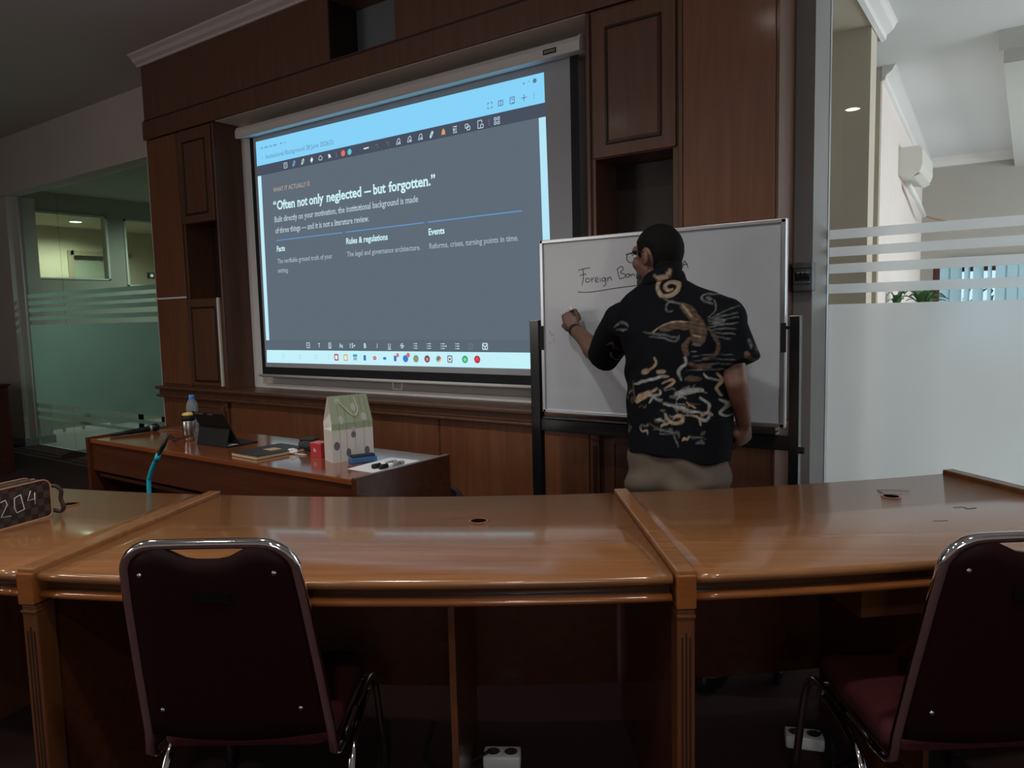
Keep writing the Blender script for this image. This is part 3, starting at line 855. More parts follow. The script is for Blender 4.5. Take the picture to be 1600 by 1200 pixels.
app(-2.788, 1.208, (196, 50, 60), 'disc'); shape('app_icon', (240, 220, 220), L([(-2.800, 1.198), (-2.788, 1.222), (-2.776, 1.198)], t=0.004))
# ================================================================== CURVED DESKS
CX, CY, RO, RI = -5.1145, 7.4917, 7.3164, 6.4661
HD = 0.830                                   # height of the desk tops
def pol(r, a, z):
    a = math.radians(a)
    return Vector((CX + r * math.cos(a), CY + r * math.sin(a), z))
def arc(prof, a0, a1, n=24):
    m = MB()
    return m.rings([[pol(r, a0 + (a1 - a0) * i / n, z) for r, z in prof] for i in range(n + 1)])
def radial_box(a, r0, r1, half, z0, z1, shift=0.0):
    """box along the radius at angle a"""
    ar = math.radians(a)
    e = Vector((math.cos(ar), math.sin(ar), 0)); t = Vector((-math.sin(ar), math.cos(ar), 0))
    C = Vector((CX, CY, 0)) + t * shift
    return MB().hexa([C + e * r + t * s + Vector((0, 0, z)) for z in (z0, z1) for r, s in ((r0, -half), (r1, -half), (r1, half), (r0, half))])
TOP_PROF = [(RI, HD - 0.029), (RI, HD - 0.005), (RI + 0.005, HD), (RO - 0.0125, HD), (RO - 0.0035, HD - 0.0035), (RO, HD - 0.0115), (RO - 0.0027, HD - 0.0205), (RO - 0.011, HD - 0.0267), (RO - 0.018, HD - 0.029)]
BEAD = [(RO - 0.051, HD - 0.074)] + [(RO - 0.020 + 0.0125 * math.cos(math.radians(q)), HD - 0.0635 + 0.0105 * math.sin(math.radians(q))) for q in range(-90, 91, 22)] + [(RO - 0.051, HD - 0.053)]
DARK_GROMMET = plain('grommet_black', (0.006, 0.005, 0.004), 1.0, spec=0.0)
def desk(label, a0, a1, ends, supports, grommets, shelf=None):
    am = (a0 + a1) / 2
    c = pol(6.86, am, 0)
    t = thing('curved_desk', label, 'desk', c, 0, 'curved row of desks')
    arc(TOP_PROF, a0, a1).build('desk_top', W_DESK, t, True)
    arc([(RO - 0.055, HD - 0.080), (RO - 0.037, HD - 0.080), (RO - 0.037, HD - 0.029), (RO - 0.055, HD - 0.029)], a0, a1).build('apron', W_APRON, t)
    arc(BEAD, a0, a1).build('bead_molding', W_DESK_EDGE, t, True)
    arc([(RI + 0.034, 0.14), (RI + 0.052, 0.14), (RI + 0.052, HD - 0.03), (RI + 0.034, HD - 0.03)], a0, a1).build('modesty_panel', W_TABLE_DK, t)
    for a in ends:
        s = radial_box(a, RI - 0.004, RO + 0.005, 0.024, HD - 0.054, HD + 0.014).build('end_strip', W_DESK if a < -45 else W_LEG, t, bevel=0.004)
        radial_box(a, RO - 0.046, RO + 0.011, 0.0245, HD - 0.085, HD + 0.002).build('end_block', W_DESK_EDGE, s, bevel=0.004)
        lg = radial_box(a, RO - 0.060, RO + 0.002, 0.0222, 0.0, HD - 0.089).build('fluted_leg', W_LEG, t, bevel=0.003)
        radial_box(a, RO - 0.061, RO + 0.007, 0.0236, HD - 0.109, HD - 0.101).build('leg_ring', W_LEG, lg, bevel=0.002)
        for q in (-0.010, 0.0, 0.010):
            radial_box(a, RO + 0.001, RO + 0.0032, 0.0022, 0.03, HD - 0.147 - abs(q) * 1.2, q).build('flute', W_DARK, lg)
        radial_box(a, RI + 0.034, RO - 0.055, 0.011, 0.0, HD - 0.054).build('side_panel', W_TABLE_DK, t)
    for a in supports:
        radial_box(a, RI + 0.14, RO - 0.175, 0.0095, 0.0, HD - 0.029).build('support_panel', W_LEG, t, bevel=0.002)
    for gx, gy in grommets:
        g = MB()
        n = 24
        g.rings([[Vector((gx + q * math.cos(2 * PI * j / n), gy + q * math.sin(2 * PI * j / n), HD + z)) for j in range(n)] for q, z in ((0.032, 0.0002), (0.030, 0.0022), (0.025, 0.0022), (0.025, 0.0002))], closed=True)
        gr = g.build('cable_grommet', W_DESK_EDGE, t, True)
        MB().lathe([(0.0249, HD + 0.0003), (0.0249, HD + 0.0008)], (gx, gy, 0), 24).build('hole', DARK_GROMMET, gr)
    if shelf:
        arc([(RO - 0.24, HD - 0.178), (RO - 0.095, HD - 0.178), (RO - 0.095, HD - 0.107), (RO - 0.24, HD - 0.107)], *shelf, n=6).build('drawer_box', W_LEG, t)
    return t
desk('curved wooden desk section holding the checkered pouch', -80.5, -66.33, [-66.1], [-73.0], [(-2.84, 1.22)])
d2 = desk('curved wooden desk section in front of the chrome chair, plain top with a cable hole', -65.87, -52.85, [], [-57.35], [(-1.408, 1.800)])
d3 = desk('curved wooden desk section by the frosted glass with worn scratched top', -52.38, -41.2, [-52.6, -41.0], [-46.5], [(-0.364, 2.750)], (-48.6, -44.4))
# worn scratches of the right-hand top
SCR_M = plain('scratch_dark', (0.05, 0.02, 0.012), 0.6)
def scratch(pts, t_=0.005):
    m = MB()
    for a, b in zip(pts[:-1], pts[1:]):
        a, b = Vector((a[0], a[1], HD + 0.0005)), Vector((b[0], b[1], HD + 0.0005))
        n = Vector((-(b - a).y, (b - a).x, 0)).normalized() * t_ / 2
        m.hexa([a - n, b - n, b + n, a + n] + [p + Vector((0, 0, 0.0003)) for p in (a - n, b - n, b + n, a + n)])
    return m.build('scratch', SCR_M, d3)
scratch([(-0.418, 2.823), (-0.374, 2.849), (-0.321, 2.867)])
scratch([(-0.418, 2.823), (-0.392, 2.778), (-0.338, 2.796)])
scratch([(-0.178, 2.698), (-0.151, 2.716), (-0.138, 2.698), (-0.116, 2.725)], 0.004)
scratch([(-0.214, 2.493), (-0.178, 2.520)], 0.003)
scratch([(-1.175, 2.333), (-1.158, 2.346)], 0.006)

# ================================================================== CHAIRS
VINYL = plain('maroon_vinyl', (0.014, 0.0020, 0.0032), 0.55, spec=0.15, noise_amt=0.1, noise_scale=60, bump=0.15)
VINYL_RED = plain('maroon_fabric', (0.065, 0.004, 0.007), 0.75, noise_amt=0.2, noise_scale=90, bump=0.2)
def chair(label, loc, rotz):
    t = thing('stacking_chair', label, 'chair', loc, rotz, 'chrome framed stacking chairs')
    t.scale = (1.053, 1.053, 1.053)
    # back frame: one bent tube, leaning back (-y) towards the top
    def back(u, z):                       # u across, z up -> local point
        return Vector((u, -0.125 * max(0.0, (z - 0.40)) / 0.52, z))
    pts = [back(-0.226, 0.362), back(-0.222, 0.42), back(-0.212, 0.60), back(-0.200, 0.78), back(-0.196, 0.82)]
    R = 0.075
    for k in range(1, 7):
        a = math.radians(180 - 15 * k)
        pts.append(back(-0.195 + R + R * math.cos(a), 0.842 + R * math.sin(a)))
    top = [back(-0.06, 0.918), back(0.06, 0.918)]
    left = pts
    right = [Vector((-p.x, p.y, p.z)) for p in reversed(pts)]
    pth = [Vector((-0.228, 0.20, 0.350)), Vector((-0.228, 0.06, 0.343)), Vector((-0.227, 0.020, 0.345))] + left + top + right + [Vector((0.227, 0.020, 0.345)), Vector((0.228, 0.06, 0.343)), Vector((0.228, 0.20, 0.350))]
    MB().tube(pth, 0.0125, 10).build('back_frame', CHROME, t, True, local=True)
    # backrest shell with dipped top edge
    m = MB()
    nu, nv = 16, 12
    front, rear = [], []
    for j in range(nv + 1):
        v = j / nv
        for i in range(nu + 1):
            u = -1 + 2 * i / nu
            dq = max(0.0, abs(u) * 0.193 - 0.120)
            zt_ = 0.913 - 0.076 * (1 - math.sqrt(max(0.0, 1 - min(1.0, dq / 0.078) ** 2))) - 0.031 * math.exp(-(u / 0.40) ** 4)
            zb = 0.408 - 0.014 * (1 - u * u)
            z = zb + (zt_ - zb) * v
            hw = 0.216 - 0.023 * (z - 0.42) / 0.42
            p = back(u * hw, z)
            bow = 0.012 * (1 - u * u)
            edge = min(1, min(1 - abs(u), v, 1 - v) * 6)
            front.append(p + Vector((0, -bow + 0.010 + 0.022 * edge ** 0.5, 0)))
            rear.append(p + Vector((0, -bow - 0.004 - 0.006 * edge ** 0.5, 0)))
    k = (nu + 1) * (nv + 1)
    idx = lambda i, j: j * (nu + 1) + i
    fs = []
    for j in range(nv):
        for i in range(nu):
            a, b, c_, d_ = idx(i, j), idx(i + 1, j), idx(i + 1, j + 1), idx(i, j + 1)
            fs.append((a, b, c_, d_)); fs.append((k + d_, k + c_, k + b, k + a))
    for i in range(nu):
        fs.append((idx(i, 0), k + idx(i, 0), k + idx(i + 1, 0), idx(i + 1, 0)))
        fs.append((idx(i, nv), idx(i + 1, nv), k + idx(i + 1, nv), k + idx(i, nv)))
    for j in range(nv):
        fs.append((idx(0, j), idx(0, j + 1), k + idx(0, j + 1), k + idx(0, j)))
        fs.append((idx(nu, j), k + idx(nu, j), k + idx(nu, j + 1), idx(nu, j + 1)))
    m.add(front + rear, fs)
    br = m.build('backrest', VINYL, t, True, local=True)
    for u, z in ((-0.15, 0.850), (0.15, 0.850), (-0.165, 0.490), (0.165, 0.490)):
        p = back(u, z) + Vector((0, -0.016 - 0.006, 0))
        MB().ball(p, 0.006, 0.004, 0.006, 10, 6).build('screw', CHROME, br, True, local=True)
    q = back(0, 0.79) + Vector((0, -0.024, 0))
    lab = MB().hexa([q + Vector((sx * 0.043, dy - (0.0026 if sz > 0 else 0), sz * 0.011)) for dy, in ((-0.0015,), (0.004,)) for sx, sz in ((-1, -1), (1, -1), (1, 1), (-1, 1))])
    lab.build('maker_plate', plain('plate_black', (0.004, 0.004, 0.004), 0.5, spec=0.15), br, local=True)
    # seat
    s = MB()
    rg = []
    for z, ins in ((0.350, 0.02), (0.360, 0.0), (0.393, 0.0), (0.407, 0.012), (0.415, 0.05), (0.417, 0.12)):
        ring = []
        hx, y0, y1, rad = 0.215 - ins, 0.02 + ins, 0.44 - ins, 0.05
        for cx_, cy_, a0 in ((hx - rad, y1 - rad, 0), (-hx + rad, y1 - rad, 90), (-hx + rad, y0 + rad, 180), (hx - rad, y0 + rad, 270)):
            for kk_ in range(5):
                a = math.radians(a0 + 22.5 * kk_)
                ring.append(Vector((cx_ + rad * math.cos(a), cy_ + rad * math.sin(a), z)))
        rg.append(ring)
    s.rings(rg)
    s.build('seat', VINYL_RED, t, True, local=True)
    for sx in (-1, 1):
        MB().tube(bez([(sx * 0.228, 0.18, 0.349), (sx * 0.230, 0.38, 0.345), (sx * 0.233, 0.43, 0.318), (sx * 0.237, 0.455, 0.25), (sx * 0.245, 0.49, 0.0125)], 5), 0.0115, 8).build('leg', CHROME, t, True, local=True)
        MB().tube(bez([(sx * 0.238, 0.33, 0.338), (sx * 0.240, 0.20, 0.322), (sx * 0.243, 0.10, 0.26), (sx * 0.252, -0.02, 0.0125)], 5), 0.0115, 8).build('leg', CHROME, t, True, local=True)
        for y_ in (0.49, -0.02):
            MB().cyl((sx * (0.245 if y_ > 0 else 0.252), y_, 0.0), (sx * (0.245 if y_ > 0 else 0.252), y_, 0.03), 0.015, n=10).build('rubber_foot', BLACK, t, local=True)
    MB().tube([(-0.232, 0.43, 0.318), (0.232, 0.43, 0.318)], 0.009, 8).build('cross_bar', CHROME, t, True, local=True)
    return t
chair('maroon stacking chair with chrome frame standing at the middle of the plain desk section', (-1.623, 1.059, 0), math.radians(34.0))
chair('maroon stacking chair with chrome frame pushed against the scratched desk section', (-0.045, 2.06, 0), math.radians(37.0))

# ================================================================== FLOOR SOCKETS
def socket(label, loc, rotz):
    t = thing('floor_socket', label, 'power strip', loc, rotz, 'white double sockets on the carpet')
    bx('body', WHITE_PL, t, -0.062, 0.062, -0.034, 0.034, 0.0, 0.045, 0.008, True, True)
    for sx in (-0.029, 0.029):
        n = 20
        MB().rings([[Vector((sx + r * math.cos(2 * PI * j / n), r * math.sin(2 * PI * j / n), z)) for j in range(n)] for r, z in ((0.025, 0.0452), (0.0245, 0.047), (0.022, 0.047), (0.022, 0.0452))], closed=True).build('outlet_ring', WHITE_PL, t, True, local=True)
        o = MB().lathe([(0.0218, 0.0453), (0.0218, 0.0458)], (sx, 0, 0), 20).build('outlet', plain('outlet_brown', (0.05, 0.04, 0.035), 0.5), t, local=True)
        for k in (-0.009, 0.009):
            MB().cyl((sx + k, 0, 0.0458), (sx + k, 0, 0.0468), 0.003, n=8).build('pin_hole', BLACK, o, local=True)
    return t
socket('white double power socket on the carpet under the plain desk section', (-1.375, 1.848, 0), math.radians(32))
s2 = socket('white double power socket on the carpet under the scratched desk section', (-0.575, 2.49, 0), math.radians(20))
tag(MB().tube(bez([(-1.404, 1.822, 0.05), (-1.45, 1.74, 0.03), (-1.50, 1.70, 0.008), (-1.60, 1.72, 0.008), (-1.72, 1.90, 0.008)]), 0.006, 8).build('power_cord', BLACK, None, True), 'black power cord plugged into the floor socket under the plain desk section', 'cord')
tag(MB().tube(bez([(-0.53, 2.49, 0.052), (-0.50, 2.47, 0.09), (-0.47, 2.43, 0.05), (-0.46, 2.40, 0.008), (-0.40, 2.5, 0.008), (-0.35, 2.7, 0.008)]), 0.005, 8).build('power_cord', BLACK, None, True), 'thin black power cord looping from the floor socket under the scratched desk section', 'cord')
# ================================================================== LECTURER'S TABLE
lt = thing('lecturer_table', 'glossy reddish wooden table covered with a tablet, bag and papers before the screen', 'table', (-3.294, 2.297, 0))
bx('table_top', W_TABLE, lt, -4.381, -2.204, 2.014, 2.582, 0.805, 0.830, 0.004)
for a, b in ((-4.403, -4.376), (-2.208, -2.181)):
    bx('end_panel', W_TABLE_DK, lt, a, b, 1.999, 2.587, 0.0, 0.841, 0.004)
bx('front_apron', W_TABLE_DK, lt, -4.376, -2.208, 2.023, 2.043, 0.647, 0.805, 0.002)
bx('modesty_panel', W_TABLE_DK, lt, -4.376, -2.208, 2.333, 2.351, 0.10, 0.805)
bx('inner_shelf', W_TABLE_DK, lt, -4.376, -2.208, 2.048, 2.333, 0.607, 0.625)
TZ = 0.8302

# steel tumbler and water bottle
t = thing('steel_tumbler', 'brushed steel tumbler with black and yellow lid standing before the water bottle', 'tumbler', (-3.771, 2.257, TZ))
MB().lathe([(0.030, 0), (0.033, 0.004), (0.038, 0.06), (0.039, 0.122), (0.037, 0.126)]).build('body', plain('brushed_steel', (0.50, 0.46, 0.42), 0.28, 1.0, noise_amt=0.1, noise_scale=40), t, True, local=True)
MB().lathe([(0.038, 0.126), (0.040, 0.129), (0.040, 0.152), (0.034, 0.158)]).build('lid', BLACK, t, True, local=True)
MB().lathe([(0.034, 0.158), (0.036, 0.162), (0.030, 0.172), (0.010, 0.176)]).build('lid_cap', plain('yellow_cap', (0.75, 0.50, 0.14), 0.4), t, True, local=True)
t = thing('water_bottle', 'clear plastic water bottle with a bright blue cap', 'bottle', (-3.882, 2.351, TZ))
BOT = plain('bottle_plastic', (0.62, 0.70, 0.78), 0.12)
_b = BOT.node_tree.nodes['Principled BSDF']
_b.inputs['Transmission Weight'].default_value = 0.75
_b.inputs['IOR'].default_value = 1.2
MB().lathe([(0.030, 0), (0.034, 0.006), (0.034, 0.05), (0.032, 0.06), (0.034, 0.07), (0.034, 0.13), (0.031, 0.14), (0.035, 0.165), (0.036, 0.185), (0.030, 0.215), (0.018, 0.240), (0.014, 0.246)]).build('body', BOT, t, True, local=True)
MB().lathe([(0.016, 0.243), (0.0165, 0.247), (0.0165, 0.266), (0.014, 0.269)]).build('cap', plain('blue_cap', (0.07, 0.25, 0.72), 0.4), t, True, local=True)
MB().lathe([(0.019, 0.236), (0.019, 0.242)]).build('neck_ring', plain('blue_cap', (0.07, 0.25, 0.72), 0.4), t, True, local=True)
ph = thing('red_phone', 'flat red phone lying beside the steel tumbler', 'phone', (-3.882, 2.226, TZ), 0.3)
bx('body', plain('red_case', (0.22, 0.02, 0.02), 0.4), ph, -0.035, 0.035, -0.05, 0.03, 0, 0.008, 0.003, True)
bx('screen', BLACK, ph, -0.031, 0.031, -0.046, 0.026, 0.008, 0.0085, 0, True)

# tablet in folding keyboard case, seen from behind
t = thing('tablet_case', 'black tablet propped open in a keyboard case, back towards the seats', 'tablet', (-3.490, 2.208, TZ), 0.02)
bx('keyboard', BLACK, t, -0.148, 0.148, 0.0, 0.215, 0.0, 0.008, 0.003, True)
tb = MB().hexa([(-0.146, 0.085, 0.008), (0.146, 0.085, 0.008), (0.146, 0.094, 0.008), (-0.146, 0.094, 0.008), (-0.146, -0.022, 0.200), (0.146, -0.022, 0.200), (0.146, -0.013, 0.204), (-0.146, -0.013, 0.204)])
tb.build('tablet', BLACK, t, bevel=0.002, local=True)
MB().hexa([(-0.146, 0.0, 0.008), (0.146, 0.0, 0.008), (0.146, 0.006, 0.008), (-0.146, 0.006, 0.008), (-0.146, 0.026, 0.106), (0.146, 0.026, 0.106), (0.146, 0.032, 0.108), (-0.146, 0.032, 0.108)]).build('back_flap', BLACK, t, local=True)
MB().hexa([(-0.120, -0.0198, 0.189), (-0.035, -0.0198, 0.189), (-0.035, -0.016, 0.189), (-0.120, -0.016, 0.189), (-0.120, -0.0232, 0.196), (-0.035, -0.0232, 0.196), (-0.035, -0.019, 0.196), (-0.120, -0.019, 0.196)]).build('camera_strip', ALU, t, local=True)
MB().hexa([(0.010, -0.0198, 0.189), (0.055, -0.0198, 0.189), (0.055, -0.016, 0.189), (0.010, -0.016, 0.189), (0.010, -0.0232, 0.196), (0.055, -0.0232, 0.196), (0.055, -0.019, 0.196), (0.010, -0.019, 0.196)]).build('camera_strip', ALU, t, local=True)
bx('paper_note', WHITE_PL, t, 0.06, 0.14, 0.005, 0.085, 0.0082, 0.009, 0, True)

# notebook with tan label
t = thing('notebook', 'dark brown hardcover notebook with a tan label near the tablet', 'notebook', (-3.032, 2.226, TZ), -0.05)
NBK = plain('notebook_cover', (0.035, 0.022, 0.018), 0.45)
bx('pages', plain('page_edges', (0.62, 0.46, 0.30), 0.8), t, -0.119, 0.119, -0.154, 0.154, 0.002, 0.018, 0, True)
bx('back_cover', NBK, t, -0.123, 0.123, -0.158, 0.158, 0.0, 0.002, 0, True)
bx('cover', NBK, t, -0.123, 0.123, -0.158, 0.158, 0.018, 0.022, 0.001, True)
bx('tan_label', plain('tan_paper', (0.48, 0.36, 0.20), 0.8), t, -0.03, 0.05, -0.02, 0.05, 0.0221, 0.0225, 0, True)

# grey pouch, red box, crumpled tissue
t = thing('glasses_pouch', 'dark grey padded pouch resting against the red box', 'pouch', (-2.905, 2.375, TZ), 0.25)
MB().ball((0, 0, 0.036), 0.075, 0.045, 0.036, 16, 9).build('body', plain('grey_felt', (0.045, 0.048, 0.042), 0.9, noise_amt=0.3, noise_scale=50), t, True, local=True)
bx('flap', plain('grey_felt_dark', (0.03, 0.03, 0.028), 0.9), t, -0.05, 0.05, -0.036, 0.02, 0.058, 0.074, 0.006, True)
t = thing('red_box', 'small red cardboard box with white print beside the paper bag', 'box', (-2.738, 2.293, TZ), 0.1)
REDB = plain('red_card', (0.50, 0.03, 0.04), 0.45)
bx('box_body', REDB, t, -0.038, 0.038, -0.03, 0.03, 0, 0.078, 0.001, True)
bx('lid_line', plain('red_card_light', (0.72, 0.16, 0.17), 0.45), t, -0.0385, 0.0385, -0.0305, 0.0305, 0.074, 0.0785, 0, True)
bp = text_mesh('box_print', 'Ik', -0.014, 0.006, 0.03, 0.018, -0.031, WHITE_PL, None, 0.01)
bp.parent = t
t = thing('crumpled_tissue', 'small crumpled white tissue lying by the notebook', 'tissue', (-2.916, 2.275, TZ))
m = MB()
rot = Matrix.Rotation(0.4, 3, 'Z')
m.ball((0, 0, 0.014), 0.034, 0.018, 0.014, 14, 8, rot)
m.v = [(x + random.uniform(-.004, .004), y + random.uniform(-.004, .004), max(0, z + random.uniform(-.003, .004))) for x, y, z in m.v]
m.build('tissue', plain('tissue_white', (0.78, 0.76, 0.74), 0.9), t, local=True)
bx('wrapper', plain('wrapper_grey', (0.55, 0.52, 0.50), 0.4), t, 0.03, 0.11, -0.012, 0.008, 0, 0.006, 0.002, True)

# gable paper bag
def paper_bag():
    t = thing('paper_bag', 'white gable paper gift bag with pale green top and grey dots', 'paper bag', (-2.563, 2.319, TZ), math.radians(-20))
    # local: x depth (front face at +x), y width, z up
    D, Wd, Hs, Ht = 0.056, 0.112, 0.20, 0.335
    WP = plain('bag_white', (0.66, 0.63, 0.60), 0.55)
    GP = plain('bag_green', (0.33, 0.40, 0.27), 0.55)
    base = MB()
    def q(pts):
        n = len(base.v)
        base.add(pts, [tuple(range(len(pts)))])
    zs = 0.165
    # lower body box
    base.add([(-D, -Wd, 0), (D, -Wd, 0), (D, Wd, 0), (-D, Wd, 0), (-D, -Wd, zs), (D, -Wd, zs), (D, Wd, zs), (-D, Wd, zs)],
             [(0, 3, 2, 1), (0, 1, 5, 4), (1, 2, 6, 5), (2, 3, 7, 6), (3, 0, 4, 7), (4, 5, 6, 7)])
    base.build('bag_body', WP, t, local=True)
    g = MB()
    tw = Wd - 0.006
    g.add([(D, -Wd, zs), (D, Wd, zs), (D, Wd, Hs), (D, -Wd, Hs), (0.003, -tw, Ht), (0.003, tw, Ht), (-0.003, -tw, Ht), (-0.003, tw, Ht), (-D, -Wd, Hs), (-D, Wd, Hs), (-D, -Wd, zs), (-D, Wd, zs)],
          [(0, 1, 2, 3), (3, 2, 5, 4), (4, 5, 7, 6), (6, 7, 9, 8), (8, 9, 11, 10)])
    g.build('green_top', GP, t, local=True)
    for s in (-1, 1):                           # folded-in gusset ends
        e = MB()
        e.add([(D, s * Wd, zs), (-D, s * Wd, zs), (-D, s * Wd, Hs), (D, s * Wd, Hs), (0.0, s * (Wd - 0.022), Hs - 0.02), (0.003, s * tw, Ht), (-0.003, s * tw, Ht), (0, s * (Wd - 0.035), 0.27)],
              [(0, 1, 4), (0, 4, 3), (1, 2, 4), (3, 4, 7), (4, 2, 7), (3, 7, 5), (5, 7, 6), (7, 2, 6)])
        e.build('gusset', WP, t, local=True)
    LINE = plain('bag_line', (0.10, 0.09, 0.08), 0.7)
    DOT_G = plain('bag_dot_grey', (0.14, 0.14, 0.17), 0.6)
    DOT_L = plain('bag_dot_pale', (0.52, 0.50, 0.50), 0.6)
    def face(y, z):
        if z <= Hs:
            return Vector((D + 0.0006, y, z))
        k = (z - Hs) / (Ht - Hs)
        return Vector((D + (0.003 - D) * k + 0.0008, y * (1 + (tw / Wd - 1) * k), z))
    for y, z0, z1 in ((-0.070, 0.01, 0.325), (-0.032, 0.03, 0.33), (0.014, 0.06, 0.33), (0.062, 0.06, 0.33), (0.09, 0.17, 0.33)):
        MB().tube([face(y, z0), face(y, min(Hs, z1)), face(y, z1)], 0.0007, 4).build('printed_line', LINE, t, local=True)
    for y, z, r, rz, mt in ((-0.088, 0.085, 0.016, 0.022, DOT_G), (0.004, 0.135, 0.013, 0.017, DOT_G), (-0.026, 0.045, 0.013, 0.022, DOT_G), (0.075, 0.045, 0.014, 0.022, DOT_G),
                            (-0.060, 0.215, 0.014, 0.022, DOT_L), (0.004, 0.165, 0.012, 0.012, DOT_L), (-0.065, 0.310, 0.014, 0.016, DOT_L), (0.02, 0.275, 0.014, 0.02, DOT_L), (0.068, 0.222, 0.016, 0.02, DOT_L)):
        n = 16
        pts = [face(y + r * math.cos(2 * PI * j / n), z + rz * math.sin(2 * PI * j / n)) for j in range(n)]
        MB().rings([pts, [p + Vector((0.0006, 0, 0.0003)) for p in pts]]).build('printed_dot', mt, t, local=True)
    MB().tube(bez([face(-0.07, 0.315) + Vector((0.004, 0, 0)), face(-0.04, 0.285) + Vector((0.012, 0, 0)), face(-0.005, 0.245) + Vector((0.012, 0, 0)), face(0.02, 0.235) + Vector((0.012, 0, 0)), face(0.038, 0.262) + Vector((0.012, 0, 0)), face(0.035, 0.30) + Vector((0.010, 0, 0)), face(0.03, 0.325) + Vector((0.003, 0, 0))]), 0.0022, 6).build('cord_handle', plain('cord_white', (0.7, 0.66, 0.55), 0.8), t, True, local=True)
    return t
paper_bag()

# blue eraser, sheet and markers
t = thing('board_eraser', 'blue whiteboard eraser with a dark felt top beside the paper bag', 'eraser', (-2.455, 2.299, TZ), math.radians(-26))
BLUE = plain('blue_plastic', (0.035, 0.13, 0.30), 0.4)
m = MB().prism([(-0.030, 0.0), (-0.026, 0.028), (0.026, 0.028), (0.030, 0.0)], -0.068, 0.068, 'y')
m.build('body', BLUE, t, bevel=0.004, local=True)
MB().prism([(-0.024, 0.028), (-0.021, 0.040), (0.021, 0.040), (0.024, 0.028)], -0.060, 0.060, 'y').build('felt', plain('navy_felt', (0.015, 0.025, 0.05), 0.9), t, bevel=0.003, local=True)
for y_ in (-0.05, -0.02, 0.02, 0.05):
    bx('grip_rib', plain('blue_plastic', (0.035, 0.13, 0.30), 0.4), t, 0.026, 0.032, y_ - 0.006, y_ + 0.006, 0.0, 0.018, 0.002, True)
sh = MB().hexa([(-2.397, 2.153, TZ), (-2.226, 2.149, TZ), (-2.233, 2.444, TZ), (-2.411, 2.431, TZ), (-2.397, 2.153, TZ + 0.001), (-2.226, 2.149, TZ + 0.001), (-2.233, 2.444, TZ + 0.001), (-2.411, 2.431, TZ + 0.001)]).build('paper_sheet', plain('paper_white', (0.80, 0.82, 0.85), 0.8), None)
tag(sh, 'blank white paper sheet under the two markers at the table end', 'paper')
def marker(p0, p1, label):
    p0, p1 = Vector(p0), Vector(p1)
    d = p1 - p0
    t = thing('board_marker', label, 'marker', p0, 0, 'board markers on the paper sheet')
    MB().cyl(d * 0.28, d, 0.0085, n=12).build('barrel', WHITE_PL, t, True, local=True)
    MB().cyl(Vector((0, 0, 0)), d * 0.30, 0.0105, n=12).build('cap', BLACK, t, True, local=True)
    MB().cyl(d * 0.5, d * 0.85, 0.0087, n=12).build('label_band', plain('band_grey', (0.30, 0.31, 0.33), 0.5), t, True, local=True)
    return t
marker((-2.293, 2.204, TZ + 0.0118), (-2.286, 2.337, TZ + 0.0118), 'white black-capped board marker on the paper sheet, the one nearer the blue eraser')
marker((-2.257, 2.210, TZ + 0.0118), (-2.244, 2.342, TZ + 0.0118), 'white black-capped board marker on the paper sheet, the one along the table end panel')

# hand microphone and cables
t = thing('hand_microphone', 'black handheld microphone lying at the left end of the table', 'microphone', (-4.310, 2.190, TZ))
MB().tube([(-0.012, -0.10, 0.014), (0.0, 0.0, 0.017), (0.012, 0.14, 0.022)], [0.011, 0.014, 0.019], 12).build('handle', BLACK, t, True, local=True)
MB().ball((0.016, 0.185, 0.027), 0.027, 0.034, 0.027).build('grille', plain('mic_grille', (0.02, 0.02, 0.022), 0.3, 0.6), t, True, local=True)
MB().lathe([(0.026, -0.004), (0.026, 0.004)], (0.016, 0.0, 0.0)).build('switch_ring', ALU, t, True, local=True).location = (0, 0.15, 0.026)
t.children[-1].rotation_euler = (PI / 2, 0, 0)
tag(MB().tube(bez([(-4.265, 2.368, TZ + 0.005), (-4.185, 2.422, TZ + 0.004), (-4.096, 2.404, TZ + 0.004), (-4.007, 2.404, TZ + 0.004)]), 0.0035, 6).build('brown_cable', plain('brown_cable', (0.20, 0.08, 0.04), 0.5), None, True), 'thin brown cable trailing from the microphone towards the water bottle', 'cable')
tag(MB().tube(bez([(-4.025, 2.288, TZ + 0.004), (-3.936, 2.262, TZ + 0.004), (-3.811, 2.190, TZ + 0.004), (-3.704, 2.173, TZ + 0.03), (-3.633, 2.199, TZ + 0.05)]), 0.003, 6).build('black_cable', BLACK, None, True), 'thin black charging cable running to the tablet case', 'cable')

# flexible stand with cyan stem
t = thing('microphone_stand', 'slim stand with bright cyan flexible stem and thin black tip behind the desks', 'microphone stand', (-3.027, 1.603, 0))
CY_M = plain('cyan_plastic', (0.02, 0.46, 0.62), 0.35)
MB().lathe([(0.10, 0), (0.10, 0.012), (0.085, 0.020), (0.012, 0.027)]).build('base', BLACK, t, True, local=True)
MB().tube(bez([(0, 0, 0.025), (-0.004, 0.004, 0.50), (-0.012, 0.018, 0.785), (0.0, 0.018, 0.834), (0.031, 0.018, 0.879), (0.062, 0.018, 0.912)]), 0.0095, 10).build('stem', CY_M, t, True, local=True)
MB().cyl((0.059, 0.018, 0.908), (0.082, 0.018, 0.935), 0.0112, n=10).build('collar', CY_M, t, True, local=True)
MB().tube([(0.078, 0.018, 0.932), (0.125, 0.018, 0.977), (0.166, 0.018, 1.022)], [0.007, 0.009, 0.0055], 10).build('tip', plain('tip_black', (0.02, 0.022, 0.024), 0.3), t, True, local=True)

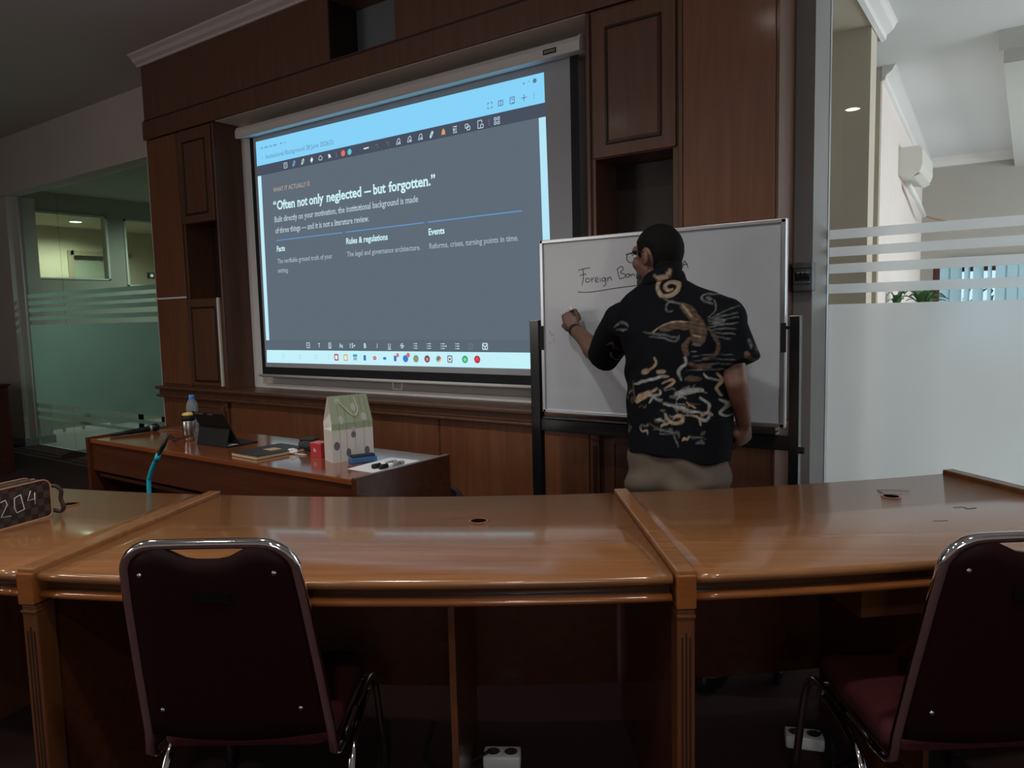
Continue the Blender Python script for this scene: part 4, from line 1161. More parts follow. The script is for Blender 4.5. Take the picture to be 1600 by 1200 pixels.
# backpack on the floor behind the table
t = thing('backpack', 'black backpack standing on the floor between the table and the panelled base', 'backpack', (-2.76, 3.12, 0), 0.15)
rg = []
for z, sx_, sy_ in ((0.0, 0.13, 0.09), (0.03, 0.15, 0.11), (0.2, 0.155, 0.115), (0.40, 0.14, 0.105), (0.50, 0.11, 0.085), (0.555, 0.06, 0.05), (0.565, 0.02, 0.02)):
    rg.append([Vector((math.copysign(abs(math.cos(2 * PI * j / 20)) ** 0.6, math.cos(2 * PI * j / 20)) * sx_, math.copysign(abs(math.sin(2 * PI * j / 20)) ** 0.6, math.sin(2 * PI * j / 20)) * sy_, z)) for j in range(20)])
NYL = plain('black_nylon', (0.014, 0.015, 0.018), 0.7, noise_amt=0.2, noise_scale=80)
MB().rings(rg).build('body', NYL, t, True, local=True)
bx('front_pocket', NYL, t, -0.10, 0.10, -0.14, -0.10, 0.04, 0.28, 0.02, True, True)
MB().tube(bez([(0.08, 0.02, 0.52), (0.17, 0.02, 0.46), (0.185, 0.02, 0.30), (0.15, 0.02, 0.12)]), 0.012, 8).build('strap', NYL, t, True, local=True)
MB().tube(bez([(-0.03, 0, 0.555), (0, 0, 0.60), (0.03, 0, 0.555)]), 0.008, 8).build('grab_handle', NYL, t, True, local=True)

# checkered pouch on the left desk
def checker_mat():
    m, nt, b = _new('checker_canvas')
    tc = nt.nodes.new('ShaderNodeTexCoord')
    ck = nt.nodes.new('ShaderNodeTexChecker')
    ck.inputs['Scale'].default_value = 38.0
    ck.inputs['Color1'].default_value = (0.009, 0.0045, 0.0035, 1)
    ck.inputs['Color2'].default_value = (0.050, 0.027, 0.019, 1)
    mp = nt.nodes.new('ShaderNodeMapping')
    mp.inputs['Location'].default_value = (0.003, 0.003, 0.004)
    nt.links.new(tc.outputs['Object'], mp.inputs['Vector'])
    nt.links.new(mp.outputs['Vector'], ck.inputs['Vector'])
    nt.links.new(ck.outputs['Color'], b.inputs['Base Color'])
    b.inputs['Roughness'].default_value = 0.5
    return m
def pouch():
    # local: y along the face (right end at y=0, extends to -y), face at x=+d
    t = thing('checkered_pouch', 'brown checkered zip pouch with 204 written on its side', 'pouch', (-2.772, 1.102, TZ), math.radians(14.5))
    CK = checker_mat()
    D, Lg, H = 0.05, 0.27, 0.145
    def prof(x, k=1.0):
        pts = []
        rad = 0.032
        for cy_, cz_, a0 in ((-rad, H - rad, 0), (-Lg + rad, H - rad, 90), (-Lg + 0.02, 0.02, 180), (-0.02, 0.02, 270)):
            rr = rad if cz_ > 0.05 else 0.02
            for i in range(6):
                a = math.radians(a0 + 18 * i)
                pts.append(Vector((x, cy_ + rr * k * math.cos(a), cz_ + rr * k * math.sin(a))))
        return pts
    MB().rings([prof(-D), prof(D)]).build('body', CK, t, local=True)
    PIPE = plain('tan_piping', (0.42, 0.20, 0.12), 0.45)
    for x_ in (-D, D):
        MB().tube([p + Vector((math.copysign(0.001, x_), 0, 0)) for p in prof(x_)], 0.0028, 6, closed=True).build('piping', PIPE, t, True, local=True)
    MB().tube([(0.0, -0.03, H + 0.001), (0.0, -0.24, H + 0.001)], 0.003, 6).build('zipper', plain('brass', (0.55, 0.42, 0.22), 0.3, 1.0), t, local=True)
    MB().box(0.004, 0.012, -0.045, -0.030, H, H + 0.004).build('zip_pull', ALU, t, local=True)
    # handwritten digits on the visible face
    INK = plain('white_ink', (0.62, 0.62, 0.60), 0.5)
    def digit(name, strokes):
        m = MB()
        for s in strokes:
            m.tube([Vector((D + 0.0012, y, z)) for y, z in s], 0.0019, 5)
        return m.build(name, INK, t, True, local=True)
    digit('digit_4', [[(-0.079, 0.115), (-0.094, 0.080), (-0.065, 0.082)], [(-0.064, 0.105), (-0.066, 0.060)]])
    digit('digit_0', [[(-0.118, 0.110), (-0.142, 0.102), (-0.145, 0.066), (-0.138, 0.046), (-0.108, 0.052), (-0.114, 0.085), (-0.118, 0.110)]])
    digit('digit_2', [[(-0.194, 0.098), (-0.176, 0.103), (-0.170, 0.085), (-0.196, 0.044), (-0.160, 0.040)]])
    MB().tube(bez([(0.030, -0.006, 0.110), (0.046, 0.020, 0.112), (0.062, 0.034, 0.090), (0.060, 0.032, 0.058), (0.068, 0.036, 0.026), (0.055, 0.028, 0.009), (0.030, -0.006, 0.030)]), 0.0075, 8).build('wrist_strap', plain('dark_leather', (0.022, 0.012, 0.010), 0.4), t, True, local=True)
    return t
pouch()
for _nm in ('steel_tumbler', 'water_bottle', 'red_phone', 'tablet_case', 'notebook', 'glasses_pouch', 'red_box', 'crumpled_tissue', 'paper_bag', 'board_eraser', 'hand_microphone', 'checkered_pouch'):
    bpy.data.objects[_nm].scale = (0.89, 0.89, 0.89)
# ================================================================== WHITEBOARD
YB = 3.09
wb = thing('whiteboard', 'white marker board in aluminium frame on a black rolling stand', 'whiteboard', (-1.395, YB, 0))
BOARD = plain('board_white', (0.47, 0.495, 0.54), 0.32, coat=0.1, noise_amt=0.03, noise_scale=4)
bd = bx('board', BOARD, wb, -1.968, -0.822, YB, YB + 0.016, 1.002, 1.824)
for nm, a in (('frame_top', (-1.982, -0.808, 1.820, 1.838)), ('frame_bottom', (-1.982, -0.808, 0.988, 1.006)), ('frame_left', (-1.984, -0.964 - 1.0, 0.988, 1.838)), ('frame_right', (-0.828, -0.806, 0.988, 1.838))):
    bx(nm, ALU, wb, a[0], a[1], YB - 0.009, YB + 0.022, a[2], a[3], 0.003)
for x0, x1 in ((-2.045, -1.992), (-0.788, -0.748)):
    ps_ = bx('post', BLACK_METAL, wb, x0, x1, YB - 0.018, YB + 0.022, 0.10, 1.448, 0.002)
    xm = (x0 + x1) / 2
    ft = bx('foot', BLACK_METAL, wb, xm - 0.022, xm + 0.022, YB - 0.24, YB + 0.24, 0.075, 0.11, 0.004)
    for yy in (YB - 0.21, YB + 0.21):
        cw = MB().cyl((xm - 0.012, yy, 0.032), (xm + 0.012, yy, 0.032), 0.032, n=16).build('caster', BLACK, ft)
        MB().box(xm - 0.017, xm + 0.017, yy - 0.012, yy + 0.012, 0.045, 0.075).build('caster_fork', ALU, cw)
bx('cross_rail', BLACK_METAL, wb, -1.992, -0.788, YB - 0.012, YB + 0.02, 0.895, 0.955, 0.003)
bx('pen_tray', BLACK_METAL, wb, -1.96, -0.83, YB - 0.05, YB + 0.01, 0.962, 0.972, 0.003)
for sx, xx in ((-1, -1.984), (1, -0.806)):
    pk = bx('pivot_plate', BLACK, wb, xx - 0.010 if sx < 0 else xx - 0.018, xx + 0.018 if sx < 0 else xx + 0.004, YB - 0.013, YB - 0.008, 1.30, 1.42, 0.002)
    MB().cyl((xx, YB + 0.004, 1.40), (xx + sx * 0.022, YB + 0.004, 1.40), 0.007, n=10).build('pivot_bolt', BLACK, pk)
MB().cyl((-0.748, YB, 0.90), (-0.728, YB, 0.90), 0.014, n=12).build('clamp_knob', BLACK, wb)
INKB = plain('marker_ink', (0.012, 0.013, 0.02), 0.5)
INKG = plain('faint_ink', (0.36, 0.37, 0.41), 0.6)
WRITE = {
    'letter_F': [[(-1.745, 1.687), (-1.742, 1.649), (-1.751, 1.61)], [(-1.769, 1.682), (-1.745, 1.687), (-1.705, 1.691)], [(-1.762, 1.657), (-1.726, 1.663)]],
    'letter_o': [[(-1.722, 1.643), (-1.731, 1.634), (-1.725, 1.624), (-1.711, 1.626), (-1.709, 1.637), (-1.722, 1.643)]],
    'letter_r': [[(-1.7, 1.643), (-1.696, 1.622)], [(-1.697, 1.634), (-1.684, 1.645)]],
    'letter_e': [[(-1.679, 1.63), (-1.665, 1.633), (-1.668, 1.643), (-1.678, 1.64), (-1.677, 1.623), (-1.661, 1.624)]],
    'letter_i': [[(-1.653, 1.64), (-1.651, 1.622)]],
    'letter_g': [[(-1.627, 1.64), (-1.64, 1.639), (-1.642, 1.628), (-1.631, 1.624), (-1.625, 1.64), (-1.623, 1.609), (-1.637, 1.602)]],
    'letter_n': [[(-1.614, 1.642), (-1.612, 1.622)], [(-1.612, 1.633), (-1.6, 1.643), (-1.593, 1.626)]],
    'letter_B': [[(-1.564, 1.679), (-1.558, 1.652), (-1.552, 1.632)], [(-1.563, 1.676), (-1.543, 1.688), (-1.532, 1.675), (-1.548, 1.659), (-1.524, 1.651), (-1.526, 1.637), (-1.552, 1.632)]],
    'letter_a': [[(-1.502, 1.652), (-1.516, 1.65), (-1.517, 1.639), (-1.506, 1.638), (-1.501, 1.651), (-1.496, 1.637)]],
    'letter_n_second': [[(-1.492, 1.651), (-1.49, 1.639)], [(-1.49, 1.647), (-1.482, 1.651), (-1.474, 1.64)]],
    'letter_A': [[(-1.245, 1.668), (-1.237, 1.695), (-1.221, 1.662)], [(-1.242, 1.678), (-1.223, 1.68)]],
    'underline': [[(-1.775, 1.58), (-1.727, 1.576), (-1.661, 1.58), (-1.587, 1.588), (-1.515, 1.594), (-1.445, 1.599), (-1.36, 1.606)]],
    'faint_mark': [[(-1.939, 1.4), (-1.929, 1.374), (-1.914, 1.378)], [(-1.945, 1.331), (-1.93, 1.339)], [(-1.919, 1.357), (-1.911, 1.339)]],
}
for nm, strokes in WRITE.items():
    m = MB()
    for s in strokes:
        pts = [(p.x, p.y) for p in bez([(a, b, 0) for a, b in s], 4)]
        line2(m, pts, 0.0036 if nm != 'faint_mark' else 0.006, YB - 0.0006)
    m.build(nm, INKG if nm == 'faint_mark' else INKB, bd)

# ================================================================== BREAKER BOX
t = thing('breaker_box', 'small grey circuit breaker box with three switches on the column', 'breaker box', (-0.882, 3.735, 1.62))
BRK = plain('breaker_grey', (0.085, 0.09, 0.095), 0.4)
bx('housing', BRK, t, -0.928, -0.838, 3.665, 3.735, 1.556, 1.692, 0.006)
bx('top_cover', BRK, t, -0.928, -0.838, 3.657, 3.667, 1.664, 1.690, 0.003)
bx('switch_window', BLACK, t, -0.918, -0.852, 3.661, 3.666, 1.606, 1.650, 0.002)
for k in range(3):
    xs_ = -0.908 + k * 0.021
    bx('switch_lever', BLACK, t, xs_, xs_ + 0.013, 3.648, 3.663, 1.622, 1.640, 0.002)
    bx('switch_collar', plain('breaker_light', (0.25, 0.26, 0.27), 0.5), t, xs_ - 0.002, xs_ + 0.015, 3.657, 3.662, 1.640, 1.648, 0.001)
bx('lower_lip', BRK, t, -0.920, -0.850, 3.655, 3.667, 1.592, 1.602, 0.002)

# ================================================================== PERSON
def loft(secs, n=24, power=1.0):
    """secs: (center, u axis*ru, v axis*rv)"""
    m = MB()
    rg = []
    for c, u, v in secs:
        c, u, v = Vector(c), Vector(u), Vector(v)
        ring = []
        for j in range(n):
            a = 2 * PI * j / n
            ca, sa = math.cos(a), math.sin(a)
            ca = math.copysign(abs(ca) ** power, ca); sa = math.copysign(abs(sa) ** power, sa)
            ring.append(c + u * ca + v * sa)
        rg.append(ring)
    return m.rings(rg)

def union(name, mbs, voxel, mat, parent, smooth_it=6, factor=0.5):
    me = bpy.data.meshes.new(name)
    vs, fs = [], []
    for m in mbs:
        k = len(vs)
        vs += m.v
        fs += [tuple(i + k for i in f) for f in m.f]
    bm = bmesh.new()
    bv = [bm.verts.new(p) for p in vs]
    for f in fs:
        try:
            bm.faces.new([bv[i] for i in f])
        except ValueError:
            pass
    bmesh.ops.recalc_face_normals(bm, faces=bm.faces)
    bm.to_mesh(me)
    bm.free()
    o = bpy.data.objects.new(name + '_tmp', me)
    COL.objects.link(o)
    rm = o.modifiers.new('r', 'REMESH')
    rm.mode = 'VOXEL'
    rm.voxel_size = voxel
    sm = o.modifiers.new('s', 'SMOOTH')
    sm.iterations = smooth_it
    sm.factor = factor
    dg = bpy.context.evaluated_depsgraph_get()
    out = bpy.data.meshes.new_from_object(o.evaluated_get(dg))
    bpy.data.objects.remove(o)
    out.name = name
    out.materials.clear()
    out.materials.append(mat)
    for p in out.polygons:
        p.use_smooth = True
    return link(name, out, parent)

SKIN = plain('skin', (0.150, 0.076, 0.054), 0.5, noise_amt=0.08, noise_scale=30)
person = thing('person', 'person in a black batik shirt and khaki trousers writing on the whiteboard', 'person', (-1.1, 2.70, 0))

# --- skin: head, neck, arms, hands, inner torso, legs as one surface
parts = []
HC = Vector((-0.094, 0.01, 1.695))                    # centre of the skull
hf = Vector((-0.95, 0.31, -0.05)).normalized()         # facing direction
hs = hf.cross(Vector((0, 0, 1))).normalized()          # towards the right ear
hu = hs.cross(hf).normalized()
HR = Matrix((hs, hf, hu)).transposed()
def hp(x, y, z):
    return HC + HR @ Vector((x, y, z))
def hball(x, y, z, rx, ry, rz, n=18, k=12):
    return MB().ball(hp(x, y, z), rx, ry, rz, n, k, HR)
parts += [hball(0, -0.008, 0.018, 0.079, 0.098, 0.098), hball(0, 0.030, -0.035, 0.066, 0.070, 0.085), hball(0, 0.046, -0.098, 0.050, 0.052, 0.042),
          hball(0, 0.086, 0.030, 0.050, 0.020, 0.024), hball(0, 0.072, -0.070, 0.034, 0.034, 0.026), hball(0, -0.046, -0.045, 0.058, 0.046, 0.060)]
# nose, lips, cheeks, ears
parts.append(loft([(hp(0, 0.094, 0.020), hs * 0.010, hu * 0.012), (hp(0, 0.108, -0.012), hs * 0.013, hu * 0.012), (hp(0, 0.118, -0.034), hs * 0.016, hu * 0.012), (hp(0, 0.100, -0.044), hs * 0.014, hu * 0.008)], 12))
parts += [hball(0, 0.102, -0.062, 0.022, 0.010, 0.006), hball(0, 0.100, -0.074, 0.020, 0.010, 0.007), hball(0.04, 0.064, -0.025, 0.026, 0.028, 0.028), hball(-0.04, 0.064, -0.025, 0.026, 0.028, 0.028), hball(0, 0.084, -0.120, 0.024, 0.018, 0.018)]
for s in (-1, 1):
    rot = HR @ Matrix.Rotation(s * 0.35, 3, 'Z') @ Matrix.Rotation(-0.15, 3, 'X')
    parts.append(MB().ball(hp(s * 0.083, -0.010, -0.010), 0.009, 0.018, 0.029, 14, 9, rot))
    parts.append(MB().ball(hp(s * 0.080, -0.003, -0.033), 0.008, 0.010, 0.011, 10, 7, rot))
# neck
X_, Y_ = Vector((1, 0, 0)), Vector((0, 1, 0))
parts.append(loft([((-0.045, -0.005, 1.44), X_ * 0.090, Y_ * 0.078), ((-0.056, -0.005, 1.52), X_ * 0.066, Y_ * 0.064), ((-0.070, -0.004, 1.57), X_ * 0.060, Y_ * 0.060), ((-0.088, 0.0, 1.64), X_ * 0.058, Y_ * 0.058)]))
# torso inside the shirt
parts.append(loft([((-0.01, 0, 0.86), X_ * 0.165, Y_ * 0.12), ((-0.01, 0.01, 1.05), X_ * 0.170, Y_ * 0.125), ((-0.01, 0.01, 1.25), X_ * 0.175, Y_ * 0.12), ((-0.03, 0, 1.40), X_ * 0.18, Y_ * 0.10), ((-0.045, 0, 1.47), X_ * 0.12, Y_ * 0.08)]))
# legs
for s in (-1, 1):
    parts.append(loft([((s * 0.09 - 0.01, 0.0, 0.92), X_ * 0.085, Y_ * 0.095), ((s * 0.10 - 0.01, 0, 0.7), X_ * 0.075, Y_ * 0.08), ((s * 0.105 - 0.01, 0, 0.48), X_ * 0.052, Y_ * 0.056), ((s * 0.11 - 0.01, -0.01, 0.34), X_ * 0.05, Y_ * 0.055), ((s * 0.11 - 0.01, -0.01, 0.09), X_ * 0.032, Y_ * 0.036), ((s * 0.11 - 0.01, 0.0, 0.05), X_ * 0.034, Y_ * 0.045)]))
def limb(pts, rad, n=16):
    return MB().tube(bez(pts, 5), [rad[min(i // 5, len(rad) - 2)] + (rad[min(i // 5 + 1, len(rad) - 1)] - rad[min(i // 5, len(rad) - 2)]) * ((i % 5) / 5 if i < 5 * (len(pts) - 1) else 1) for i in range(5 * (len(pts) - 1) + 1)], n)
SL, EL, WL = Vector((-0.255, 0.02, 1.435)), Vector((-0.408, 0.135, 1.292)), Vector((-0.635, 0.285, 1.402))
SR, ER, WR = Vector((0.172, 0.0, 1.435)), Vector((0.228, -0.030, 1.215)), Vector((0.216, 0.105, 1.040))
parts.append(limb([SL, (SL + EL) / 2 + Vector((-0.005, 0, -0.005)), EL], [0.058, 0.052, 0.046]))
parts.append(limb([EL, EL * 0.72 + WL * 0.28 + Vector((-0.006, 0, -0.008)), EL * 0.4 + WL * 0.6, WL], [0.046, 0.047, 0.038, 0.029]))
parts.append(limb([SR, (SR + ER) / 2, ER], [0.056, 0.050, 0.042]))
parts.append(limb([ER, ER * 0.72 + WR * 0.28, ER * 0.4 + WR * 0.6, WR], [0.042, 0.041, 0.034, 0.027]))

def hand(W, a, d, curl, thumb_side, spread=1.0):
    """W wrist, a towards the knuckles, d out of the back of the hand; fingers bend away from d"""
    a = a.normalized(); d = (d - a * d.dot(a)).normalized(); s = a.cross(d) * thumb_side   # s points to the thumb side
    out = []
    out.append(loft([(W - a * 0.015, s * 0.027, d * 0.021), (W + a * 0.015, s * 0.030, d * 0.020), (W + a * 0.05 + s * 0.002, s * 0.042, d * 0.018), (W + a * 0.088, s * 0.043, d * 0.016), (W + a * 0.098, s * 0.040, d * 0.011)], 18, 0.8))
    out.append(MB().ball(W + a * 0.035 + s * 0.030 - d * 0.012, 0.020, 0.020, 0.024, 12, 8))
    for i, (off, ln) in enumerate(((0.031, 0.92), (0.0105, 1.0), (-0.010, 0.94), (-0.030, 0.76))):
        p0 = W + a * (0.090 - abs(i - 1) * 0.005) + s * off
        pts = [p0 - a * 0.01]
        ang = 0.0
        p = p0
        for k, (seg, bend) in enumerate(zip((0.044, 0.027, 0.022), curl[i])):
            ang += bend
            dirv = a * math.cos(ang) - d * math.sin(ang)
            pts.append(p.copy()) if k == 0 else None
            p = p + dirv * seg * ln
            pts.append(p.copy())
        out.append(MB().tube(pts, [0.0105, 0.0102, 0.0092, 0.0084, 0.0070][:len(pts)], 12))
        out.append(MB().ball(p, 0.0070))
        out.append(MB().ball(p0, 0.0108))
    return out, (a, d, s)
# left hand closed round the marker
aL = Vector((-0.050, 0.030, 0.095))
hl, (a_, d_, s_) = hand(WL, aL, Vector((0.15, -0.95, 0.25)), [(0.9, 1.1, 0.7), (1.25, 1.35, 0.8), (1.35, 1.4, 0.9), (1.4, 1.4, 0.9)], -1)
parts += hl
tb0 = WL + a_ * 0.035 + s_ * 0.036 - d_ * 0.010
tb1 = tb0 + (s_ * 0.45 + a_ * 0.62 - d_ * 0.50) * 0.036
tb2 = tb1 + (s_ * -0.12 + a_ * 0.62 - d_ * 0.78) * 0.030
tb3 = tb2 + (s_ * -0.45 + a_ * 0.40 - d_ * 0.80) * 0.024
parts.append(MB().tube([tb0, tb1, tb2, tb3], [0.015, 0.0125, 0.011, 0.0085], 12)); parts.append(MB().ball(tb3, 0.0085))
# right hand, relaxed
aR = Vector((-0.02, 0.055, -0.095))
hr, (b_, e_, r_) = hand(WR, aR, Vector((0.9, -0.35, -0.2)), [(0.5, 0.7, 0.5), (0.6, 0.8, 0.5), (0.7, 0.8, 0.5), (0.8, 0.8, 0.5)], 1)
if r_.y < 0:
    r_ = -r_
parts += hr
th0 = WR + b_ * 0.03 + r_ * 0.032 - e_ * 0.010
th1 = th0 + (r_ * 0.5 + b_ * 0.75 - e_ * 0.35) * 0.036
th2 = th1 + (r_ * 0.1 + b_ * 0.85 - e_ * 0.5) * 0.030
th3 = th2 + (b_ * 0.85 - e_ * 0.5) * 0.022
parts.append(MB().tube([th0, th1, th2, th3], [0.015, 0.0125, 0.011, 0.0085], 12)); parts.append(MB().ball(th3, 0.0085))
parts += [MB().ball(EL, 0.0455, n=18, m=12), MB().ball(ER, 0.0425, n=18, m=12), MB().ball(WL, 0.0285), MB().ball(WR, 0.0265)]
body = union('body', parts, 0.0038, SKIN, person, 7, 0.5)

# --- hair and beard: shells grown from the head surface
def shell(name, margin, thick, mat, ramp=0.35):
    """margin(q) > 0 inside the region; the layer thins out towards its border"""
    me = body.data
    T_ = HR.transposed()
    mg = {}
    def mv(i):
        if i not in mg:
            mg[i] = margin(T_ @ (me.vertices[i].co - HC))
        return mg[i]
    sel = [p for p in me.polygons if (p.center - HC).length < 0.2 and all(mv(i) > -0.004 for i in p.vertices)]
    used = sorted({i for p in sel for i in p.vertices})
    mp = {v: k for k, v in enumerate(used)}
    bm = bmesh.new()
    hi = [bm.verts.new(me.vertices[i].co + me.vertices[i].normal * max(-0.001, min(thick, (mg[i] + 0.001) * ramp))) for i in used]
    for p in sel:
        bm.faces.new([hi[mp[i]] for i in p.vertices])
    for f in bm.faces:
        f.smooth = True
    m2 = bpy.data.meshes.new(name)
    bm.to_mesh(m2)
    bm.free()
    m2.materials.append(mat)
    return link(name, m2, person)
HAIR = plain('black_hair', (0.006, 0.0055, 0.0055), 0.8, spec=0.12, noise_amt=0.4, noise_scale=120, bump=0.6)
def hair_margin(q):
    # hairline: low at the nape, over and round the ears, across the forehead
    line = -0.100 if q.y < -0.045 else (-0.100 + (q.y + 0.045) * 2.2 if q.y < -0.018 else (0.018 if q.y < 0.034 else 0.018 + (q.y - 0.034) * 1.15))
    if -0.018 <= q.y < 0.034 and q.y > 0.012:
        line = -0.006                                   # sideburn
    m = q.z - line
    ear = math.hypot((q.y + 0.006) / 0.030, (q.z + 0.012) / 0.042)
    if abs(q.x) > 0.055:
        m = min(m, (ear - 1) * 0.03)
    return m
shell('hair', hair_margin, 0.006, HAIR)
shell('beard', lambda q: min(-0.070 - q.z, q.y - 0.040, 0.15 - q.length, 0.012 + max(0, -0.088 - q.z, 0.088 - q.y)), 0.003, plain('greying_beard', (0.03, 0.028, 0.028), 0.8, noise_amt=0.4, noise_scale=150))
shell('eyebrow', lambda q: min(q.z - 0.016, 0.027 - q.z, q.y - 0.07, abs(q.x) - 0.012, 0.048 - abs(q.x)), 0.002, HAIR)
for s in (-1, 1):
    eb = MB().ball(hp(s * 0.031, 0.089, 0.006), 0.011, 0.010, 0.008).build('eye', plain('eye_white', (0.6, 0.57, 0.54), 0.2), person, True, local=True)
    MB().ball(hp(s * 0.031, 0.097, 0.006), 0.0045, 0.003, 0.0045).build('iris', BLACK, eb, True, local=True)

# --- glasses
gl = bpy.data.objects.new('glasses', None)
COL.objects.link(gl); gl.parent = person; WLOC['glasses'] = Vector((0, 0, 0))
for s in (-1, 1):
    rim = MB().tube([hp(s * 0.034 + 0.026 * math.cos(q * PI / 8), 0.118 - 0.10 * abs(s * 0.034 + 0.026 * math.cos(q * PI / 8)) ** 2 * 20, 0.004 + 0.019 * math.sin(q * PI / 8)) for q in range(16)], 0.0016, 6, closed=True)
    rim.build('rim', BLACK, gl, True, local=True)
    MB().tube([hp(s * 0.062, 0.110, 0.016), hp(s * 0.081, 0.06, 0.016), hp(s * 0.088, 0.0, 0.014), hp(s * 0.088, -0.012, 0.006)], 0.0022, 6).build('temple_arm', BLACK, gl, True, local=True)
    lens = MB().rings([[hp(s * 0.034 + 0.025 * math.cos(q * PI / 8), yy - 0.10 * (0.034 + 0.026) ** 2 * 6, 0.004 + 0.018 * math.sin(q * PI / 8)) for q in range(16)] for yy in (0.1165, 0.1175)])
    lens.build('lens', GLASS, gl, local=True)
MB().tube([hp(-0.010, 0.117, 0.008), hp(0, 0.119, 0.011), hp(0.010, 0.117, 0.008)], 0.0016, 6).build('bridge', BLACK, gl, True, local=True)

# --- trousers and shoes
KH = plain('khaki_cloth', (0.105, 0.082, 0.061), 0.85, noise_amt=0.12, noise_scale=12)
tr = [loft([((-0.012, 0.0, 1.00), X_ * 0.185, Y_ * 0.145), ((-0.012, -0.005, 0.90), X_ * 0.198, Y_ * 0.155), ((-0.012, -0.01, 0.80), X_ * 0.203, Y_ * 0.158), ((-0.012, -0.005, 0.72), X_ * 0.200, Y_ * 0.145)], 28, 0.9)]
for s in (-1, 1):
    c0 = -0.012
    tr.append(loft([((c0 + s * 0.100, -0.01, 0.84), X_ * 0.100, Y_ * 0.140), ((c0 + s * 0.108, -0.005, 0.66), X_ * 0.104, Y_ * 0.125), ((c0 + s * 0.112, 0.0, 0.45), X_ * 0.088, Y_ * 0.098), ((c0 + s * 0.115, -0.005, 0.25), X_ * 0.078, Y_ * 0.085), ((c0 + s * 0.118, 0.0, 0.055), X_ * 0.074, Y_ * 0.085)], 22))
trs = union('trousers', tr, 0.009, KH, person, 8, 0.5)
_vn = [v.normal.copy() for v in trs.data.vertices]
for v in trs.data.vertices:                              # soft creases
    p = v.co
    w_ = noise.noise(Vector((p.x * 9 + p.z * 4, p.y * 9, p.z * 7))) * 0.012 + 0.012 * math.sin((p.z + 0.55 * abs(p.x)) * 46 + p.x * 12) * max(0, 1 - abs(p.z - 0.80) / 0.14)
    v.co = p + _vn[v.index] * w_
for s in (-1, 1):
    sx = -0.012 + s * 0.125
    sh_ = MB().rings([[Vector((sx + rx * math.cos(2 * PI * j / 20), yc + ry * math.sin(2 * PI * j / 20), z)) for j in range(20)] for z, rx, ry, yc in ((0.012, 0.048, 0.135, 0.05), (0.05, 0.048, 0.13, 0.05), (0.075, 0.04, 0.09, 0.02), (0.095, 0.036, 0.055, -0.01))])
    so = sh_.build('shoe', plain('black_leather', (0.015, 0.013, 0.012), 0.3), person, True, local=True)
    MB().rings([[Vector((sx + rx * math.cos(2 * PI * j / 20), 0.05 + ry * math.sin(2 * PI * j / 20), z)) for j in range(20)] for z, rx, ry in ((0.0, 0.050, 0.138), (0.013, 0.050, 0.138))]).build('sole', BLACK, so, local=True)

# --- batik shirt
CREASE = [(-0.20, 1.32, -0.30, 1.20), (-0.16, 1.38, -0.24, 1.22), (0.10, 1.34, 0.17, 1.18)]
shp = [loft([((-0.008, 0.000, 0.940), X_ * 0.197, Y_ * 0.168), ((-0.008, 0.002, 0.97), X_ * 0.199, Y_ * 0.168), ((-0.008, 0.008, 1.06), X_ * 0.205, Y_ * 0.168), ((-0.010, 0.010, 1.18), X_ * 0.210, Y_ * 0.163), ((-0.014, 0.005, 1.30), X_ * 0.216, Y_ * 0.150), ((-0.022, 0.0, 1.40), X_ * 0.232, Y_ * 0.132), ((-0.028, 0.0, 1.465), X_ * 0.240, Y_ * 0.116), ((-0.032, 0.0, 1.512), X_ * 0.226, Y_ * 0.104), ((-0.042, 0.0, 1.548), X_ * 0.178, Y_ * 0.094), ((-0.054, -0.002, 1.580), X_ * 0.112, Y_ * 0.084), ((-0.062, -0.003, 1.600), X_ * 0.076, Y_ * 0.072)], 32, 0.88)]
dl = (EL - SL).normalized()
ul = Vector((0, 0, 1)).cross(dl).normalized(); vl = dl.cross(ul)
def sleeve(p0, p1, over, r0, r1, lift=0.0):
    d = (p1 - p0).normalized()
    u = Vector((0.3, 1, 0.2)); u = (u - d * u.dot(d)).normalized(); v = d.cross(u)
    q0 = p0 - d * 0.01
    q1 = p1 + d * over
    secs = []
    for k in range(7):
        t_ = k / 6
        r = r0 + (r1 - r0) * t_
        secs.append((q0.lerp(q1, t_) + Vector((0, 0, lift)), u * r * 1.0, v * r * 1.02))
    return loft(secs, 22)
shp.append(sleeve(SL, EL, 0.012, 0.086, 0.071, 0.0))
shp.append(sleeve(SR + Vector((-0.012, 0, 0.0)), SR.lerp(ER, 0.72) + Vector((0.022, 0, 0.012)), 0.015, 0.078, 0.074, 0.0))
shp.append(MB().ball(SR + Vector((-0.006, 0, 0.004)), 0.084, 0.082, 0.082, 18, 12))
shp.append(MB().ball(SL + Vector((0.006, 0, 0.004)), 0.086, 0.084, 0.080, 18, 12))
def shirt_material():
    m, nt, b = _new('batik_cloth')
    at = nt.nodes.new('ShaderNodeAttribute')
    at.attribute_name = 'batik'
    nt.links.new(at.outputs['Color'], b.inputs['Base Color'])
    b.inputs['Roughness'].default_value = 0.85
    b.inputs['Specular IOR Level'].default_value = 0.08
    return m
SHM = shirt_material()
shirt = union('shirt', shp, 0.0042, SHM, person, 16, 0.5)
_vn = [v.normal.copy() for v in shirt.data.vertices]
for v in shirt.data.vertices:
    p = v.co
    w_ = noise.noise(Vector((p.x * 7, p.y * 7, p.z * 4 + 3))) * 0.012
    # drag folds from the raised arm and drape at the hem
    w_ += 0.006 * math.sin((p.z * 0.8 - p.x * 0.9) * 60) * max(0, 1 - (Vector((p.x + 0.20, 0, p.z - 1.24))).length / 0.20)
    w_ += 0.0035 * math.sin(math.atan2(p.y, p.x + 0.01) * 7) * max(0, min(1, (1.08 - p.z) / 0.2))
    v.co = p + _vn[v.index] * w_
